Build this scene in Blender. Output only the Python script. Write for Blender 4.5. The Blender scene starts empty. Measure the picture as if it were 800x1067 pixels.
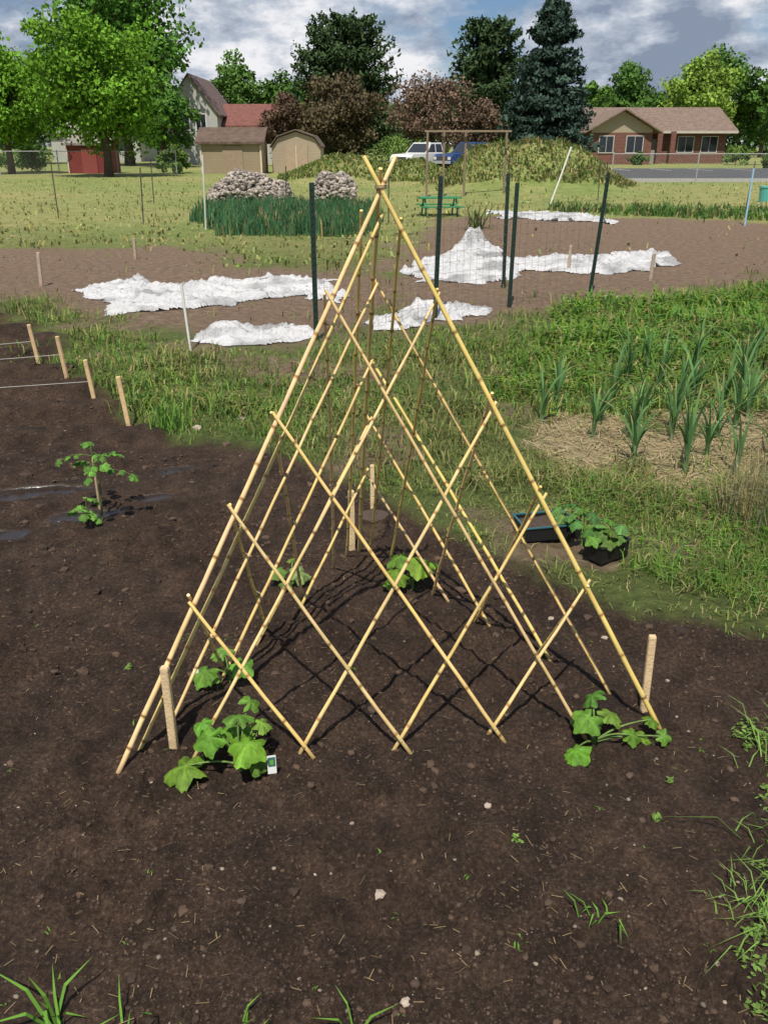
import bpy, math, numpy as np
from mathutils import Vector, Quaternion
rng=np.random.default_rng(7)
SC=bpy.context.scene
# ------------------------------------------------------------------ noise
def _h(xi,yi,s):
    h=(xi*374761393+yi*668265263+s*69069+12345)&0xffffffff
    h=((h^(h>>13))*1274126177)&0xffffffff
    return (h^(h>>16))/4294967295.0
def vn(x,y,s=0):
    x=np.asarray(x,float);y=np.asarray(y,float)
    xf=np.floor(x);yf=np.floor(y);xi=xf.astype(np.int64)+50000;yi=yf.astype(np.int64)+50000
    u=x-xf;v=y-yf;u=u*u*(3-2*u);v=v*v*(3-2*v)
    return (_h(xi,yi,s)*(1-u)+_h(xi+1,yi,s)*u)*(1-v)+(_h(xi,yi+1,s)*(1-u)+_h(xi+1,yi+1,s)*u)*v
def fbm(x,y,s=0,o=4):
    t=0;a=.5;n=0
    for i in range(o):
        t=t+a*vn(x*2**i,y*2**i,s+i*17);n+=a;a*=.5
    return t/n
def sdist(poly,x,y):
    """positive inside"""
    x=np.asarray(x,float);y=np.asarray(y,float)
    d=np.full(x.shape,1e9);ins=np.zeros(x.shape,bool);n=len(poly)
    for i in range(n):
        ax,ay=poly[i];bx,by=poly[(i+1)%n]
        ex,ey=bx-ax,by-ay
        t=np.clip(((x-ax)*ex+(y-ay)*ey)/(ex*ex+ey*ey),0,1)
        d=np.minimum(d,np.hypot(x-ax-t*ex,y-ay-t*ey))
        c=((ay>y)!=(by>y))
        with np.errstate(divide='ignore',invalid='ignore'):
            xx=(bx-ax)*(y-ay)/(by-ay if by!=ay else 1e-9)+ax
        ins^=(c&(x<xx))
    return np.where(ins,d,-d)
def ss(a,b,x):
    t=np.clip((x-a)/(b-a),0,1);return t*t*(3-2*t)
# ------------------------------------------------------------------ mesh builder
class MB:
    def __init__(s): s.v=[];s.l=[];s.z=[];s.m=[];s.c=[];s.sm=[];s.n=0
    def add(s,v,f,mat=0,col=(1,1,1),smooth=False):
        v=np.asarray(v,float).reshape(-1,3)
        if isinstance(f,np.ndarray):
            s.l.append((f+s.n).ravel());k=f.shape[1];s.z.append(np.full(len(f),k));m=len(f)
        else:
            s.l.append(np.array([i for q in f for i in q])+s.n);s.z.append(np.array([len(q) for q in f]));m=len(f)
        s.m.append(np.full(m,mat));s.sm.append(np.full(m,smooth))
        c=np.asarray(col,float)
        if c.ndim==1:c=np.tile(c,(len(v),1))
        s.c.append(c);s.v.append(v);s.n+=len(v)
    def build(s,name,mats,parent=None,loc=None,rot=0):
        v=np.concatenate(s.v);l=np.concatenate(s.l).astype(np.int32);z=np.concatenate(s.z).astype(np.int32)
        me=bpy.data.meshes.new(name);me.vertices.add(len(v));me.vertices.foreach_set('co',v.ravel())
        me.loops.add(len(l));me.loops.foreach_set('vertex_index',l)
        me.polygons.add(len(z));st=np.concatenate([[0],np.cumsum(z)[:-1]]).astype(np.int32)
        me.polygons.foreach_set('loop_start',st);me.polygons.foreach_set('loop_total',z)
        me.polygons.foreach_set('material_index',np.concatenate(s.m).astype(np.int32))
        me.polygons.foreach_set('use_smooth',np.concatenate(s.sm).astype(bool))
        me.update(calc_edges=True)
        a=me.color_attributes.new('Col','FLOAT_COLOR','POINT')
        c=np.concatenate(s.c);c=np.hstack([c,np.ones((len(c),1))]);a.data.foreach_set('color',c.ravel())
        for m in mats: me.materials.append(m)
        ob=bpy.data.objects.new(name,me);SC.collection.objects.link(ob)
        if parent is not None: ob.parent=parent
        if loc is not None: ob.location=loc
        ob.rotation_euler[2]=rot
        return ob
def empty(name,loc=(0,0,0),rot=0):
    e=bpy.data.objects.new(name,None);e.location=loc;e.rotation_euler[2]=rot;e.empty_display_size=.2
    SC.collection.objects.link(e);return e
def box(mb,x0,x1,y0,y1,z0,z1,mat=0,col=(1,1,1)):
    v=[(x0,y0,z0),(x1,y0,z0),(x1,y1,z0),(x0,y1,z0),(x0,y0,z1),(x1,y0,z1),(x1,y1,z1),(x0,y1,z1)]
    mb.add(v,[(3,2,1,0),(4,5,6,7),(0,1,5,4),(1,2,6,5),(2,3,7,6),(3,0,4,7)],mat,col)
def prism_z(mb,prof,z0,z1,mat=0,col=(1,1,1),taper=1.0,cx=0,cy=0):
    n=len(prof);v=[(x,y,z0) for x,y in prof]+[(cx+(x-cx)*taper,cy+(y-cy)*taper,z1) for x,y in prof]
    mb.add(v,[tuple(range(n-1,-1,-1)),tuple(range(n,2*n))]+[(i,(i+1)%n,n+(i+1)%n,n+i) for i in range(n)],mat,col)
def prism_y(mb,prof,y0,y1,mat=0,col=(1,1,1)):
    n=len(prof);v=[(x,y0,z) for x,z in prof]+[(x,y1,z) for x,z in prof]
    mb.add(v,[tuple(range(n)),tuple(range(2*n-1,n-1,-1))]+[((i+1)%n,i,n+i,n+(i+1)%n) for i in range(n)],mat,col)
def tube(mb,pts,rad,sides=8,mat=0,col=(1,1,1),cap=True):
    P=np.asarray(pts,float);n=len(P);R=np.broadcast_to(np.asarray(rad,float),(n,))
    T=np.gradient(P,axis=0);T/=np.linalg.norm(T,axis=1)[:,None]+1e-12
    ref=np.array([0,0,1.]) if abs(T[0][2])<.9 else np.array([1.,0,0])
    U=np.cross(T,ref);U/=np.linalg.norm(U,axis=1)[:,None]+1e-12;W=np.cross(T,U)
    a=np.linspace(0,2*math.pi,sides,endpoint=False)
    V=P[:,None,:]+R[:,None,None]*(np.cos(a)[None,:,None]*U[:,None,:]+np.sin(a)[None,:,None]*W[:,None,:])
    i=np.arange(n-1)[:,None]*sides;j=np.arange(sides)[None,:];k=(j+1)%sides
    F=np.stack([i+j,i+k,i+sides+k,i+sides+j],-1).reshape(-1,4)
    c=np.asarray(col,float)
    if c.ndim==2:c=np.repeat(c,sides,axis=0)
    mb.add(V.reshape(-1,3),F,mat,c,True)
    if cap:
        c0=c if c.ndim==1 else c[:sides];c1=c if c.ndim==1 else c[-sides:]
        mb.add(V[0],[tuple(range(sides))],mat,c0);mb.add(V[-1],[tuple(range(sides-1,-1,-1))],mat,c1)
# ------------------------------------------------------------------ materials
def mat(name,col=(1,1,1),rough=.8,vc=True,bump=0,bscale=50,metal=0,trans=0,spec=.5,var=.25,nscale=8):
    m=bpy.data.materials.new(name);m.use_nodes=True;t=m.node_tree;N=t.nodes;L=t.links
    b=N['Principled BSDF'];b.inputs['Roughness'].default_value=rough;b.inputs['Metallic'].default_value=metal
    b.inputs['Specular IOR Level'].default_value=spec
    tc=N.new('ShaderNodeTexCoord')
    nz=N.new('ShaderNodeTexNoise');nz.inputs['Scale'].default_value=nscale;nz.inputs['Detail'].default_value=4
    L.new(tc.outputs['Object'],nz.inputs['Vector'])
    mr=N.new('ShaderNodeMapRange');mr.inputs[1].default_value=.3;mr.inputs[2].default_value=.7
    mr.inputs[3].default_value=1-var;mr.inputs[4].default_value=1+var
    L.new(nz.outputs[0],mr.inputs[0])
    mx=N.new('ShaderNodeVectorMath');mx.operation='SCALE'
    if vc:
        at=N.new('ShaderNodeAttribute');at.attribute_name='Col'
        mm=N.new('ShaderNodeVectorMath');mm.operation='MULTIPLY';mm.inputs[1].default_value=col
        L.new(at.outputs['Color'],mm.inputs[0]);L.new(mm.outputs[0],mx.inputs[0])
    else: mx.inputs[0].default_value=col
    L.new(mr.outputs[0],mx.inputs['Scale']);L.new(mx.outputs[0],b.inputs['Base Color'])
    if bump:
        bn=N.new('ShaderNodeTexNoise');bn.inputs['Scale'].default_value=bscale;bn.inputs['Detail'].default_value=4
        L.new(tc.outputs['Object'],bn.inputs['Vector'])
        bp=N.new('ShaderNodeBump');bp.inputs['Strength'].default_value=bump;bp.inputs['Distance'].default_value=1/bscale
        L.new(bn.outputs[0],bp.inputs['Height']);L.new(bp.outputs[0],b.inputs['Normal'])
    if trans:
        tr=N.new('ShaderNodeBsdfTranslucent');L.new(mx.outputs[0],tr.inputs[0])
        ms=N.new('ShaderNodeMixShader');ms.inputs[0].default_value=trans
        L.new(b.outputs[0],ms.inputs[1]);L.new(tr.outputs[0],ms.inputs[2]);L.new(ms.outputs[0],N['Material Output'].inputs[0])
    return m
def foliage(name,trans):
    m=bpy.data.materials.new(name);m.use_nodes=True;t=m.node_tree;N=t.nodes;L=t.links;N.clear()
    o=N.new('ShaderNodeOutputMaterial');d=N.new('ShaderNodeBsdfDiffuse')
    at=N.new('ShaderNodeAttribute');at.attribute_name='Col';L.new(at.outputs['Color'],d.inputs[0])
    if not trans: L.new(d.outputs[0],o.inputs[0]);return m
    tr=N.new('ShaderNodeBsdfTranslucent');ms=N.new('ShaderNodeMixShader');ms.inputs[0].default_value=trans
    L.new(at.outputs['Color'],tr.inputs[0]);L.new(d.outputs[0],ms.inputs[1]);L.new(tr.outputs[0],ms.inputs[2]);L.new(ms.outputs[0],o.inputs[0]);return m
M_bamboo=mat('bamboo',rough=.38,bump=.15,bscale=180,var=.14,nscale=14)
M_wood=mat('pine_wood',rough=.75,bump=.4,bscale=120,var=.2,nscale=20)
M_leaf=mat('leaf',rough=.6,trans=.28,var=.28,nscale=45,spec=.3,bump=.5,bscale=160)
M_grass=foliage('grass_blades',.3)
M_tree=foliage('tree_foliage',.15)
M_bark=mat('bark',(.09,.065,.045),rough=.95,bump=.6,bscale=10)
M_stone=mat('stone',rough=.85,bump=.4,bscale=40,var=.25,nscale=15)
M_clod=mat('soil_clod',rough=.95,bump=.5,bscale=150,var=.3,nscale=40)
M_cloth=mat('row_cover_fabric',rough=.85,bump=.9,bscale=14,trans=.15,var=.10,nscale=3)
M_metal=mat('painted_metal',rough=.5,var=.15,nscale=20)
M_galv=mat('galvanised_wire',(.35,.36,.36),rough=.5,metal=.5,var=.1)
M_paint=mat('paint',rough=.6,var=.08,nscale=4)
M_plastic=mat('plastic',rough=.4,var=.08)
M_carpaint=mat('car_paint',rough=.25,var=.03)
M_glass=mat('window_glass',(.03,.035,.045),rough=.08,vc=False,var=.1)
M_rubber=mat('rubber',(.02,.02,.02),rough=.8,vc=False)
M_roof=mat('shingle_roof',rough=.9,bump=.5,bscale=6,var=.25,nscale=3)
def brickmat(name,c1,c2,mort,sc=1.0):
    m=bpy.data.materials.new(name);m.use_nodes=True;t=m.node_tree;N=t.nodes;L=t.links
    b=N['Principled BSDF'];b.inputs['Roughness'].default_value=.85
    tc=N.new('ShaderNodeTexCoord');mp=N.new('ShaderNodeMapping');mp.inputs['Rotation'].default_value=(math.pi/2,0,0)
    br=N.new('ShaderNodeTexBrick');br.inputs['Color1'].default_value=(*c1,1);br.inputs['Color2'].default_value=(*c2,1);br.inputs['Mortar'].default_value=(*mort,1)
    br.inputs['Scale'].default_value=2.2*sc
    L.new(tc.outputs['Object'],mp.inputs[0]);L.new(mp.outputs[0],br.inputs['Vector']);L.new(br.outputs[0],b.inputs['Base Color'])
    return m
M_brick=brickmat('red_brick',(.18,.055,.035),(.12,.04,.028),(.22,.17,.14))
def siding(name,c):
    m=bpy.data.materials.new(name);m.use_nodes=True;t=m.node_tree;N=t.nodes;L=t.links
    b=N['Principled BSDF'];b.inputs['Roughness'].default_value=.7
    tc=N.new('ShaderNodeTexCoord');w=N.new('ShaderNodeTexWave');w.bands_direction='Z';w.wave_profile='SAW';w.inputs['Scale'].default_value=1.6;w.inputs['Distortion'].default_value=.2
    L.new(tc.outputs['Object'],w.inputs['Vector'])
    n=N.new('ShaderNodeTexNoise');n.inputs['Scale'].default_value=1.5;L.new(tc.outputs['Object'],n.inputs['Vector'])
    r=N.new('ShaderNodeMix');r.data_type='RGBA';r.inputs[6].default_value=(*[x*.8 for x in c],1);r.inputs[7].default_value=(*c,1)
    L.new(n.outputs[0],r.inputs[0]);L.new(r.outputs[2],b.inputs['Base Color'])
    bp=N.new('ShaderNodeBump');bp.inputs['Strength'].default_value=.6;bp.inputs['Distance'].default_value=.03
    L.new(w.outputs[0],bp.inputs['Height']);L.new(bp.outputs[0],b.inputs['Normal'])
    return m
M_tan=siding('tan_siding',(.36,.28,.19));M_white=siding('white_siding',(.5,.5,.48));M_red=siding('red_siding',(.22,.035,.03));M_beige=siding('beige_siding',(.44,.36,.26))
# ------------------------------------------------------------------ ground layout (metres)
BED=[(-14,9.8),(-4,9),(-3,7.8),(-2.2,6.3),(-1.5,5.14),(-1.15,4.8),(-.55,4.45),(-.1,4.05),(.14,3.7),(.5,3.25),(.84,2.85),(1.08,2.66),(1.35,2.56),(4,2.4),(4,-2),(-14,-2)]
PLOT_L=[(-12,15.2),(-2.6,15),(-2,12.5),(.1,12.2),(.05,8.2),(-.8,7.2),(-2.3,8),(-4.2,9.8),(-6,10.8),(-12,11.5)]
PLOT_R=[(.1,12.2),(.5,16.5),(1.4,21),(2.6,22),(7,21),(13,17),(9,12.8),(5.2,11.6),(3.4,10.2),(2.0,9.6),(1.2,8.4),(.2,7.9),(0,9)]
STRAW=[(.82,5.0),(1.25,5.3),(2.1,5.3),(3.2,5.0),(2.6,4.4),(2.0,4.1),(1.45,3.95),(.95,4.25)]
WET=[(-1.75,3.95,.24,.10),(-1.42,3.66,.17,.085),(-1.12,4.28,.14,.07),(-1.75,3.45,.18,.07),(-2.3,4.0,.3,.09),(-1.15,3.9,.11,.05)]
def wetmask(x,y):
    w=np.zeros(np.shape(x))
    for wx,wy,a_,b_ in WET:
        w=np.maximum(w,1.25*np.exp(-(((x-wx)/a_)**2+((y-wy-.25*(x-wx))/b_)**2)))
    return ss(.40,.80,w+1.0*(fbm(np.asarray(x)*8,np.asarray(y)*8,44)-.5)*(w>.05))
def mounds(x,y):
    g=lambda cx,cy,sx,sy,h:h*np.exp(-(((x-cx)/sx)**2+((y-cy)/sy)**2))
    m=g(5.6,35,2.4,3,1.45)+g(3.6,36,1.5,2.5,.7)+g(7.6,35,1.3,2.2,.5)+g(-2,43,2.2,3,1.1)+g(1.6,44,1.6,2,.8)
    return m*(.8+.4*fbm(x*.9,y*.9,5))
def masks(x,y):
    x=np.asarray(x,float);y=np.asarray(y,float)
    w=.35*(fbm(x*1.6,y*1.6,31)-.5)+.22*(fbm(x*6,y*6,32)-.5)
    sc=np.clip(y/4,.6,3)
    bed=ss(-.1,.1,sdist(BED,x,y)+w*sc*.8)
    pl=np.maximum(sdist(PLOT_L,x,y),sdist(PLOT_R,x,y))
    plot=ss(-.3,.3,pl+w*sc*1.2)
    # bare trodden patches inside the grass strip
    bare=ss(.60,.70,fbm(x*1.35+3,y*1.1,61))*ss(14,10,y)*.85
    plot=np.maximum(plot,bare*(1-bed))
    straw=ss(-.12,.12,sdist(STRAW,x,y)+w*1.3)*ss(.3,.45,fbm(x*3,y*3,39))
    return bed,plot,straw
def H(x,y):
    x=np.asarray(x,float);y=np.asarray(y,float)
    bed,plot,straw=masks(x,y)
    soil=np.maximum(bed,plot*.7)
    h=mounds(x,y)
    h=h+.05*(fbm(x*1.3,y*1.3,1,3)-.5)
    near=np.clip((7-y)/4,0,1)
    h=h+soil*(.055*(fbm(x*5,y*5,2,3)-.5)+near*(.034*(fbm(x*17,y*17,3,3)-.5)))
    cm=ss(.35,.6,vn(x*3,y*3,10));cl=vn(x*30,y*30,9);cl2=vn(x*62+7,y*62,29)
    h=h+bed*near*(.045*np.clip(cl-.58,0,1)*(.4+cm)+.020*np.clip(cl2-.5,0,1)*(.3+cm))
    h=h+(1-soil)*.03*(fbm(x*5,y*5,4,3)-.2)
    fur=bed*ss(4.4,5.2,y)*ss(-.9,-1.5,x)
    h=h+fur*.06*np.sin((y-x*.1)*2*math.pi/.55)
    wm=wetmask(x,y);h=h*(1-wm)+wm*(-.008)
    for wx,wy in ((-.42,1.87),(.62,2.05)): h=h-.03*np.exp(-((x-wx)**2+(y-wy)**2)/.07**2)
    return h
def h1(x,y): return float(H(np.array([x]),np.array([y]))[0])
def axis_pts(lo,d0,d1,step,gr,hi,neg=None):
    a=list(np.arange(d0,d1,step));s=step;v=a[-1]
    while v<hi: s*=gr;v+=s;a.append(v)
    s=step;v=a[0];b=[]
    while v>lo: s*=(neg or gr);v-=s;b.append(v)
    return np.array(b[::-1]+a)
xs=axis_pts(-450,-1.5,1.5,.0082,1.035,450);ys=axis_pts(-30,.95,4.0,.0082,1.02,700,1.3)
X,Y=np.meshgrid(xs,ys);Z=H(X,Y)
bed,plot,straw=masks(X,Y)
wet=wetmask(X,Y)
for wx,wy in ((-.42,1.87),(.62,2.05),(-.5,2.3)): wet=np.maximum(wet,.3*np.exp(-((X-wx)**2+(Y-wy)**2)/.1**2))
mb=MB();ny,nx=X.shape
i=np.arange(ny-1)[:,None]*nx;j=np.arange(nx-1)[None,:]
F=np.stack([i+j,i+j+1,i+nx+j+1,i+nx+j],-1).reshape(-1,4)
mb.add(np.stack([X,Y,Z],-1).reshape(-1,3),F,0,np.stack([bed,plot,straw],-1).reshape(-1,3),True)
def groundmat():
    m=bpy.data.materials.new('garden_ground');m.use_nodes=True;t=m.node_tree;N=t.nodes;L=t.links;b=N['Principled BSDF']
    tc=N.new('ShaderNodeTexCoord');O=tc.outputs['Object']
    def noise(s,d=6,r=.6):
        n=N.new('ShaderNodeTexNoise');n.inputs['Scale'].default_value=s;n.inputs['Detail'].default_value=d;n.inputs['Roughness'].default_value=r;L.new(O,n.inputs['Vector']);return n.outputs[0]
    def ramp(src,stops):
        r=N.new('ShaderNodeValToRGB');e=r.color_ramp.elements
        while len(e)<len(stops): e.new(.5)
        for k,(p,c) in enumerate(stops): e[k].position=p;e[k].color=(*c,1)
        L.new(src,r.inputs[0]);return r.outputs[0]
    def mix(f,a,c,mode='MIX'):
        x=N.new('ShaderNodeMix');x.data_type='RGBA';x.blend_type=mode
        if isinstance(f,(int,float)): x.inputs[0].default_value=f
        else: L.new(f,x.inputs[0])
        L.new(a,x.inputs[6]);L.new(c,x.inputs[7]);return x.outputs[2]
    def math_(op,a,c):
        x=N.new('ShaderNodeMath');x.operation=op
        for k,q in enumerate((a,c)):
            if isinstance(q,(int,float)): x.inputs[k].default_value=q
            else: L.new(q,x.inputs[k])
        return x.outputs[0]
    at=N.new('ShaderNodeAttribute');at.attribute_name='Col';sp=N.new('ShaderNodeSeparateColor');L.new(at.outputs['Color'],sp.inputs[0])
    aw=N.new('ShaderNodeAttribute');aw.attribute_name='wet'
    bedm,plotm,strawm=sp.outputs
    fine=noise(85,5,.75);mid=noise(9,5,.65);huge=noise(.12,3,.55);big=noise(2.2,4,.6)
    soil=ramp(fine,[(.28,(.020,.0115,.007)),(.47,(.050,.030,.0195)),(.61,(.092,.060,.041)),(.74,(.21,.155,.11))])
    soilt=ramp(mid,[(.3,(.50,.48,.46)),(.5,(.95,.93,.91)),(.72,(1.5,1.46,1.42))])
    so=mix(1,soil,soilt,'MULTIPLY')
    so=mix(1,so,ramp(big,[(.35,(.72,.70,.68)),(.65,(1.2,1.19,1.17))]),'MULTIPLY')
    dry=ramp(noise(12,5,.75),[(.3,(.11,.070,.045)),(.5,(.20,.135,.09)),(.75,(.32,.235,.165))])
    gn=ramp(noise(16,5,.75),[(.28,(.05,.05,.018)),(.45,(.10,.12,.035)),(.6,(.14,.165,.05)),(.78,(.28,.22,.11))])
    lawn=ramp(noise(2.2,5,.75),[(.3,(.16,.185,.06)),(.5,(.25,.265,.10)),(.7,(.36,.32,.16))])
    geo=N.new('ShaderNodeSeparateXYZ');L.new(O,geo.inputs[0])
    mr=N.new('ShaderNodeMapRange');mr.inputs[1].default_value=11;mr.inputs[2].default_value=20;L.new(geo.outputs[1],mr.inputs[0])
    g=mix(mr.outputs[0],gn,lawn)
    hr=ramp(huge,[(.35,(.75,.92,.65)),(.65,(1.15,1.05,1.0))])
    g=mix(1,g,hr,'MULTIPLY')
    st=ramp(noise(70,4,.8),[(.3,(.14,.095,.05)),(.5,(.38,.30,.17)),(.75,(.58,.48,.3))])
    c=mix(plotm,g,dry);c=mix(strawm,c,st);c=mix(bedm,c,so)
    wr=N.new('ShaderNodeMapRange');wr.inputs[1].default_value=.15;wr.inputs[2].default_value=.8;L.new(aw.outputs['Fac'],wr.inputs[0])
    dk=N.new('ShaderNodeMix');dk.data_type='RGBA';dk.inputs[7].default_value=(.022,.016,.012,1);L.new(math_('MULTIPLY',wr.outputs[0],.85),dk.inputs[0]);L.new(c,dk.inputs[6])
    L.new(dk.outputs[2],b.inputs['Base Color'])
    rr=N.new('ShaderNodeMapRange');rr.inputs[3].default_value=.9;rr.inputs[4].default_value=.16;L.new(wr.outputs[0],rr.inputs[0]);L.new(rr.outputs[0],b.inputs['Roughness'])
    sr=N.new('ShaderNodeMapRange');sr.inputs[3].default_value=.3;sr.inputs[4].default_value=.5;L.new(wr.outputs[0],sr.inputs[0]);L.new(sr.outputs[0],b.inputs['Specular IOR Level'])
    bp=N.new('ShaderNodeBump');bp.inputs['Distance'].default_value=.022
    bs=N.new('ShaderNodeMapRange');bs.inputs[3].default_value=1.0;bs.inputs[4].default_value=.04;L.new(wr.outputs[0],bs.inputs[0]);L.new(bs.outputs[0],bp.inputs['Strength'])
    L.new(fine,bp.inputs['Height']);L.new(bp.outputs[0],b.inputs['Normal'])
    return m
ground=mb.build('ground',[groundmat()])
a=ground.data.attributes.new('wet','FLOAT','POINT');a.data.foreach_set('value',wet.ravel().astype(np.float32))
# ------------------------------------------------------------------ blades
def blades(mb,P,h,w,lean,col,mat=0,droop=.35,seed=0):
    r=np.random.default_rng(seed);n=len(P)
    a=r.uniform(0,2*math.pi,n);d=np.stack([np.cos(a),np.sin(a),0*a],1);s=np.stack([-np.sin(a),np.cos(a),0*a],1)
    h=np.broadcast_to(h,(n,))[:,None];w=np.broadcast_to(w,(n,))[:,None];ln=np.broadcast_to(lean,(n,))[:,None]
    up=np.array([0,0,1.])
    p1=P+d*h*ln*.35+up*h*.6;p2=P+d*h*ln*1.1+up*h*(1-droop*ln)
    V=np.stack([P-s*w*.5,P+s*w*.5,p1+s*w*.42,p1-s*w*.42,p2],1)
    b=np.arange(n)[:,None]*5
    c=np.repeat(col,5,axis=0).reshape(n,5,3).copy()
    k0=mb.n
    mb.add(V.reshape(-1,3),b+np.array([0,1,2,3]),mat,c.reshape(-1,3))
    mb.l.append((b+np.array([3,2,4])+k0).ravel());mb.z.append(np.full(n,3));mb.m.append(np.full(n,mat));mb.sm.append(np.full(n,False))
def gcols(n,seed,base=(.095,.175,.03),yel=.2):
    r=np.random.default_rng(seed);c=np.array(base)*r.uniform(.55,1.4,(n,1))*np.stack([r.uniform(.8,1.3,n),np.ones(n),r.uniform(.7,1.4,n)],1)
    y=r.random(n)<yel;c[y]=np.array((.38,.31,.15))*r.uniform(.6,1.2,(y.sum(),1));return c
CLOTHS=[
 [(-3.84,10.2),(-3.38,11.4),(-2.85,10.9),(-1.7,11.5),(-.56,11.4),(-.52,9.6),(-1.1,9.9),(-1.65,9.27),(-2.85,8.6),(-3.0,9.4)],
 [(-2.17,7.7),(-2.09,8.1),(-1.54,8.7),(-1.18,8.15),(-.7,8.2),(-.62,7.8),(-.9,7.15),(-1.41,7.3)],
 [(.13,11.9),(.9,14),(1.5,15.6),(2.07,13.6),(3.2,13.9),(4.5,14.3),(4.7,12.7),(3.07,11.8),(2.2,11.8),(1.16,10.7),(.37,11.1)],
 [(2.65,23.5),(4.9,22.6),(5.8,21.2),(5.1,19.6),(3.3,20.0),(2.5,21.4)],
 [(-.32,8.2),(.31,9.2),(1.22,9.3),(1.12,8.7),(.36,8.2),(-.13,7.9)]]
def traygap(x,y): return (np.hypot(x-.76,(y-3.42)*1.0)<.17)|(np.hypot(x-.93,y-3.22)<.12)
def grass_layer(mb,n,y0,y1,hr,wr,seed,thin=.25,spread=.95):
    r=np.random.default_rng(seed);y=np.exp(r.uniform(math.log(y0),math.log(y1),n));x=y*r.uniform(-spread,spread,n)
    bed,plot,straw=masks(x,y)
    dens=(1-bed)*(1-plot*.94)*(1-straw*.85)
    for c in CLOTHS: dens=dens*(sdist(c,x,y)<-.03)
    dens*=ss(.38,.54,fbm(x*1.9,y*1.9,77))*(1-thin)+thin
    dens*=~((x>9)&(y>41)&(y<62));dens*=~traygap(x,y)
    k=r.random(n)<dens;x=x[k];y=y[k];m=len(x)
    P=np.stack([x,y,H(x,y)-.004],1)
    patch=fbm(x*2.2,y*2.2,55)
    h=r.uniform(*hr,m)*(.35+1.4*ss(.3,.7,patch))
    far=ss(9,18,y)[:,None]
    c=gcols(m,seed+1,(.165,.27,.06),.18)*(1-far)+gcols(m,seed+2,(.31,.34,.12),.3)*far
    dryp=ss(.52,.68,fbm(x*.9,y*.9,58))[:,None]
    c=c*(1-.5*dryp)+c.mean(1)[:,None]*np.array((1.35,1.2,.55))*.5*dryp
    c*=(.6+.8*fbm(x*1.3,y*1.3,56))[:,None]
    blades(mb,P,h,r.uniform(*wr,m),r.uniform(.3,1.4,m),c,0,seed=seed)
mb=MB()
grass_layer(mb,90000,2.3,5.2,(.02,.085),(.003,.007),11)
grass_layer(mb,65000,5.2,12,(.03,.10),(.006,.014),12)
grass_layer(mb,34000,12,48,(.03,.09),(.02,.05),13,.4)
mb.build('grass',[M_grass])
# ------------------------------------------------------------------ sprouts & weeds on the soil
def rosette(mb,x,y,n,L,w,col,seed,up=.6):
    r=np.random.default_rng(seed)
    P=np.tile(np.array([x,y,h1(x,y)-.002]),(n,1))+r.normal(0,.004,(n,3))*[1,1,0]
    blades(mb,P,L*r.uniform(.6,1.1,n),w,r.uniform(up*.5,up*1.6,n),np.array(col)*r.uniform(.7,1.25,(n,1)),0,seed=seed)
mb=MB()
r=np.random.default_rng(3)
n=360;y=np.exp(r.uniform(math.log(1.1),math.log(5),n));x=y*r.uniform(-.7,.7,n)
bm_=masks(x,y)[0]
for k in range(n):
    if bm_[k]<.8: continue
    if r.random()>.25+.6*ss(1.0,1.35,x[k]/y[k]*1.1+.6): continue
    rosette(mb,x[k],y[k],r.integers(2,4),r.uniform(.005,.014),r.uniform(.002,.005),(.15,.28,.05),k,1.3)
mb.build('weed_seedlings',[M_grass])
def grass_clump(x,y,n,L,w,sp,seed,col=(.15,.32,.05),up=.6,name='grass_clump'):
    mb=MB();r=np.random.default_rng(seed)
    P=np.stack([x+r.normal(0,sp,n),y+r.normal(0,sp,n),np.zeros(n)],1);P[:,2]=H(P[:,0],P[:,1])-.004
    blades(mb,P,L*r.uniform(.5,1.15,n),w*r.uniform(.7,1.2,n),r.uniform(up*.3,up*1.7,n),np.array(col)*r.uniform(.7,1.3,(n,1)),0,seed=seed)
    mb.build(name,[M_grass])
for a_ in [(-.66,1.15,9,.12,.008,.02,1),(-.50,1.12,6,.07,.006,.03,2),(-.38,1.1,12,.06,.005,.03,3),(-.06,1.12,6,.09,.006,.012,4),(.01,1.12,4,.07,.006,.01,5),
    (.46,1.38,7,.065,.005,.010,6),(.50,1.40,5,.05,.005,.02,9),(.30,1.33,5,.03,.005,.02,7),(.24,1.1,4,.05,.006,.01,8),(-.25,1.12,6,.03,.004,.03,10)]:
    grass_clump(a_[0],a_[1],a_[2],a_[3],a_[4],a_[5],a_[6],up=.8)
def lowweed(x,y,sc,seed):
    """small creeping broad-leaf weed"""
    mb=MB();r=np.random.default_rng(seed);n=int(r.integers(14,30));a=r.uniform(0,6.28,n);q=sc*r.random(n)**.6
    P=np.stack([x+q*np.cos(a),y+q*np.sin(a),np.zeros(n)],1);P[:,2]=H(P[:,0],P[:,1])+r.uniform(.002,.016,n)
    t=r.uniform(0,6.28,n);L_=r.uniform(.004,.010,n);u=np.stack([np.cos(t)*L_,np.sin(t)*L_,r.uniform(-.3,.5,n)*L_],1);v=np.stack([-np.sin(t)*L_*.4,np.cos(t)*L_*.4,r.uniform(-.3,.3,n)*L_],1)
    V=np.stack([P-u,P-u*.2+v,P+u*.5+v*.8,P+u,P+u*.5-v*.8,P-u*.2-v],1)
    mb.add(V.reshape(-1,3),np.arange(n)[:,None]*6+np.arange(6),0,np.repeat(np.array((.18,.29,.07))*r.uniform(.6,1.3,(n,1)),6,axis=0))
    for k in range(0,n,3): tube(mb,[(x,y,h1(x,y)),tuple(P[k])],.0009,4,0,(.14,.2,.06),cap=False)
    mb.build('creeping_weed',[M_grass])
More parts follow.
